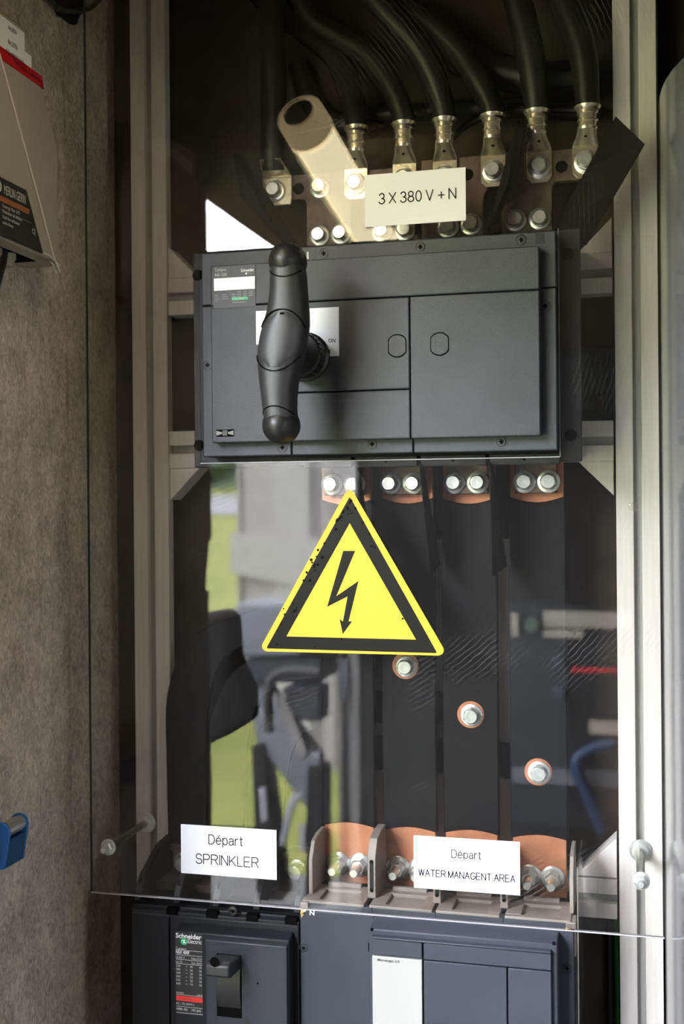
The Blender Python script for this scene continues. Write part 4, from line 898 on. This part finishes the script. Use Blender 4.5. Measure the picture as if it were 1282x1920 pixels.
# blue bracket with its roller
bb = thing('blue_bracket', (-.64, -.17, 1.10), 'blue steel bracket with a steel roller, low on the brown felt wall', 'bracket')
XB = -.622
yf, ztop = ptx(40, 1524, XB); yn_, _ = ptx(4, 1580, XB); zbot = ptx(34, 1614, XB)[1]
yn_ = yf-.036
flp = lambda y: MB().prism([(XL, zbot-.0), (XB+.002, zbot), (XB+.008, ztop-.012)]+[(XB-.002+.010*math.cos(a), ztop-.010+.010*math.sin(a)) for a in (0, .5, 1.0, 1.57, 2.1, 2.6, 3.0)]+[(XL, ztop-.02)], y-.0015, y+.0015)
flp(yf).build('flange', 'blue', bb, bevel=.0006); flp(yn_).build('flange', 'blue', bb, bevel=.0006)
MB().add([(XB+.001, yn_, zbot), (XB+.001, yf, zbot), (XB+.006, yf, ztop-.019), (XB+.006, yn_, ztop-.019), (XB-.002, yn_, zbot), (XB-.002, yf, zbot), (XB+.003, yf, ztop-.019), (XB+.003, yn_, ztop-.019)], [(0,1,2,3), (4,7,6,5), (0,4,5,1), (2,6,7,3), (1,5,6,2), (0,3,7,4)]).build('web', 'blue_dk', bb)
MB().cyl((XB-.002, yn_+.0015, ztop-.010), (XB-.002, yf-.0015, ztop-.010), .0078, 18).build('roller', 'steel', bb)
MB().box(XL, XB-.014, yn_-.010, yn_+.012, ztop-.012, ztop+.03).build('backing_bar', 'steel', bb, bevel=.002)
# foam-stuffed hole with a cable loop at the top of the wall
fm = thing('foam_plug', (XL, -.03, 2.09), 'black torn foam stuffed in a hole at the top of the felt wall', 'foam')
fp = [ptx(u, v, XL+.004) for u, v in ((100, -30), (103, 8), (112, 30), (121, 33), (134, 44), (143, 47), (145, 38), (154, 20), (166, -30))]
MB().prism(fp, XL-.002, XL+.006, 'X').build('foam', 'foam', fm, bevel=.002)
lp = [(XL+.012, *ptx(u, v, XL+.012)) for u, v in ((70, -40), (100, 8), (125, 20), (150, 20), (175, 10), (200, -20))]
t = thing('grey_conduit', lp[2], 'thin grey-brown conduit looping across the black foam', 'conduit'); MB().tube(lp, .0035, 10).build('sheath', 'edge_dark', t)

# ================================================================== RIGHT SMOKY SHEET
sm = thing('side_sheet', (.05, -.1, .3), 'smoky flexible plastic sheet curving down the right edge, blurred', 'sheet')
prof_ = [(.0285, .108), (.0290, .060), (.0300, .0), (.0325, -.060), (.0370, -.12), (.0440, -.18), (.0540, -.24), (.070, -.29)]
sb = MB(); n = len(prof_); zlo, zhi = .30, 1.955
vs = []
for (x, y) in prof_: vs.append((x, y, zlo))
for (x, y) in prof_: vs.append((x, y, zhi-.21*(.108-y)))
for (x, y) in prof_: vs.append((x+.0012, y, zlo))
for (x, y) in prof_: vs.append((x+.0012, y, zhi-.21*(.108-y)))
fs = []
for i in range(n-1):
    fs += [(i, n+i, n+i+1, i+1), (2*n+i, 2*n+i+1, 3*n+i+1, 3*n+i), (n+i, 3*n+i, 3*n+i+1, n+i+1), (i, i+1, 2*n+i+1, 2*n+i)]
fs += [(0, 2*n, 3*n, n), (n-1, 2*n-1, 4*n-1, 3*n-1)]
sb.add(vs, fs).build('film', 'smoke', sm, ang=60)

# ================================================================== SEEN MIRRORED IN THE COVER
# lit lamp tube under the roof
a = mir(568, 226, 1.50); b = mir(735, 500, 1.80)
lt = thing('lamp_tube', a, 'warm glowing lamp tube mirrored in the clear cover above the switch', 'lamp')
dv = (b-a); L = dv.length
MB().lathe(a, dv, [(.029, .03), (.029, L)], 28).build('diffuser', 'lamp', lt)
MB().lathe(a, dv, [(.027, -.016), (.033, -.012), (.034, .020), (.028, .023)], 28).build('end_cap', 'lamp_cap', lt)
MB().lathe(a, dv, [(.021, -.019), (.021, -.015)], 24).build('cap_socket', 'bulb', lt)
rn = Vector((.62, .62, -.30)); rn = (rn-dv.normalized()*rn.dot(dv.normalized())).normalized(); rt = dv.normalized().cross(rn)
rfl = MB(); rg_ = []
for t_ in (.03, L):
    for r_ in (.0345, .0365): rg_.append([a+dv.normalized()*t_-rn*r_*math.cos(q)+rt*r_*math.sin(q) for q in [(-90+180*j/14)*PI/180 for j in range(15)]])
vs = [p for g in rg_ for p in g]; fs = []
for j in range(14): fs += [(j, j+1, 30+j+1, 30+j), (15+j, 45+j, 45+j+1, 15+j+1)]
fs += [(0, 30, 45, 15), (14, 29, 59, 44)]
rfl.add(vs, fs).build('reflector', 'steel', lt)  # half shell added to keep lamp light off the left side
for k, f in ((0, .12), (1, .9)):
    p = a+dv*f; MB().tube([p, (p.x, p.y, ZR+.03)], .003, 6).build('hanger', 'steel', lt)
# black bag hung on the edge of the left board
bg_ = thing('black_bag', (-.64, -.56, 1.10), 'black soft bag hanging on the torn edge of the felt wall, seen mirrored', 'bag')
bp_ = [mir(u, v, 1.83) for u, v in ((375, 1150), (435, 1140), (448, 1160), (452, 1230), (480, 1290), (482, 1345), (440, 1372), (385, 1398), (372, 1300))]
MB().prism([(p.x, p.z) for p in bp_], -.60, -.545).build('sack', 'foam', bg_, bevel=.012, seg=3)
# storage container outside
pL, pR = mir(452, 950, 7.4), mir(622, 950, 6.0)
ct = thing('container', ((pL.x+pR.x)/2, (pL.y+pR.y)/2, hz(pL.y)), 'grey-beige container with a pale beam outside, seen mirrored in the cover', 'container')
dirv = (pR-pL); dirv.z = 0; ln = dirv.length; dirv.normalize(); nv = Vector((dirv.y, -dirv.x, 0))
if nv.y > 0: nv = -nv
def cbox(s0, s1, d0, d1, z0, z1):
    pts = []
    for z in (z0, z1):
        for s, d in ((s0, d0), (s1, d0), (s1, d1), (s0, d1)): p = pL+dirv*s+nv*d; pts.append((p.x, p.y, z))
    return MB().add(pts, [(0,3,2,1), (4,5,6,7), (0,1,5,4), (1,2,6,5), (2,3,7,6), (3,0,4,7)])
cbox(0, ln, 0, 2.2, .05, 2.5).build('shell', 'wall_ext', ct)
cbox(ln*.52, ln*.88, -.06, 0, .05, 2.5).build('corner_post', 'wall_ext2', ct)
cbox(0, ln, -.08, 0, 1.06, 1.33).build('beam', 'wall_ext2', ct)
cbox(.0, .05, -.03, 0, .05, 2.5).build('edge_strip', 'wall_ext', ct)
# cart with a grey hood by the opposite post
def mb_px(poly, d, th): 
    ps = [mir(u, v, d) for u, v in poly]; y = ps[0].y
    return MB().prism([(p.x, p.z) for p in ps], y-th, y)
kt = thing('tool_cart', mir(530, 1690, 3.7), 'grey hooded tool cart with black tube handle outside, seen mirrored', 'cart')
mb_px([(437, 1135), (450, 1130), (596, 1138), (598, 1200), (560, 1232), (448, 1236)], 3.7, .30).build('hood', 'tarp', kt, bevel=.015)
mb_px([(462, 1236), (600, 1236), (600, 1280), (462, 1282)], 3.72, .25).build('tray', 'nsx', kt, bevel=.006)
hp = [mir(u, v, 3.55) for u, v in ((505, 1372), (502, 1320), (506, 1278), (525, 1262), (560, 1258), (598, 1262))]
MB().tube(hp, .016, 10).build('tube_handle', 'cable', kt)
mb_px([(526, 1290), (600, 1288), (600, 1355), (548, 1350)], 3.6, .12).build('seat_pad', 'nsx', kt, bevel=.01)
mb_px([(462, 1282), (505, 1285), (600, 1420), (604, 1530), (590, 1540), (480, 1390)], 3.75, .06).build('chute', 'tarp', kt, bevel=.006)
mb_px([(505, 1300), (565, 1430), (575, 1410), (540, 1320)], 3.62, .05).build('strut', 'wall_ext', kt, bevel=.004)
mb_px([(470, 1400), (490, 1395), (530, 1690), (480, 1692)], 3.72, .12).build('leg_frame', 'opp', kt, bevel=.006)
mb_px([(575, 1440), (604, 1440), (604, 1700), (570, 1700)], 3.72, .12).build('leg_frame', 'opp', kt, bevel=.006)
for poly in ([(452, 1275), (460, 1275), (474, 1305), (462, 1312)], [(482, 1318), (492, 1330), (496, 1350), (486, 1345)], [(484, 1480), (496, 1478), (500, 1540), (488, 1545)], [(532, 1530), (545, 1490), (568, 1488), (548, 1520), (532, 1590), (522, 1585)], [(560, 1545), (572, 1548), (572, 1600), (560, 1595)], [(580, 1418), (598, 1410), (598, 1424)]):
    mb_px(poly, 3.58, .02).build('plastic_scrap', 'bag', kt, bevel=.004)
# hinge on the opposite post and devices in the opposite cabinet
hg = thing('post_hinge', (-.965, -2.59, 1.0), 'grey hinge block on the pale post opposite, seen mirrored', 'hinge')
MB().box(-.985, -.950, -2.598, -2.57, .84, .98).build('leaf', 'tarp', hg, bevel=.004)
MB().cyl((-.968, -2.58, .25), (-.968, -2.58, 1.3), .008, 10).build('pin_rod', 'nsx', hg)
oc = thing('opposite_panel', (-.22, -2.6, .5), 'dark control panel across the gangway, faintly mirrored right of the bars', 'panel')
od = 3.83
def opx(n_, u0, v0, u1, v1, m, th=.02, d=od):
    p = mir(u0, v0, d); q = mir(u1, v1, d); MB().box(p.x, q.x, p.y-th, p.y, q.z, p.z).build(n_, m, oc, bevel=.003)
opx('face_plate', 950, 1130, 1180, 1560, 'nsx', .05, 3.845)
opx('trunking', 1018, 1146, 1180, 1180, 'cream'); opx('trunking_drop', 1018, 1181, 1094, 1198, 'cream')
opx('side_block', 958, 1150, 972, 1195, 'cream')
p = mir(996, 1172, 3.80); MB().cyl((p.x, p.y, p.z), (p.x, p.y-.05, p.z), .022, 20).build('dial', 'dial', oc)
opx('push_button', 1036, 1228, 1054, 1252, 'slate', .03, 3.80); opx('push_button', 1036, 1290, 1056, 1314, 'slate', .03, 3.80)
opx('red_strip', 1070, 1252, 1180, 1264, 'red'); opx('lower_box', 1104, 1352, 1170, 1380, 'cream')
opx('grey_trunking', 960, 1440, 1180, 1480, 'tarp')
q_ = [mir(u, v, 3.77) for u, v in ((1150, 1395), (1110, 1405), (1082, 1425), (1086, 1460), (1105, 1500), (1130, 1560))]
bh = thing('blue_hose', q_[-1], 'blue hose looped on the opposite panel, faintly mirrored', 'hose'); MB().tube(q_, .020, 10).build('hose_wall', 'hose', bh)
# trees along the road, one run of foliage, heightened to cut sky light
tl = MB()
for k in range(8):
    x = -52+8.6*k; y = -40-rnd.uniform(0, 1.0); h = (11.8 if x < -21 else 8.2)*rnd.uniform(.94, 1.06)
    tl.cyl((x, y, hz(y)-.1), (x, y, hz(y)+h*.5), .22, 8)
    for j in range(9): tl.ball((x+rnd.uniform(-2.0, 2.0), y+rnd.uniform(-1.2, 1.2), hz(y)+h*(.18+.62*j/8)), rnd.uniform(3.3, 4.0), 1.8, h*.2, 12, 8)
    tl.ball((x, y, hz(y)+.5), 4.6, 1.4, 1.5, 14, 8)
tag(tl.build('treeline', 'leaf', None), 'dark green run of trees beyond the road, mirrored only as a sliver', 'trees', None, 'stuff')
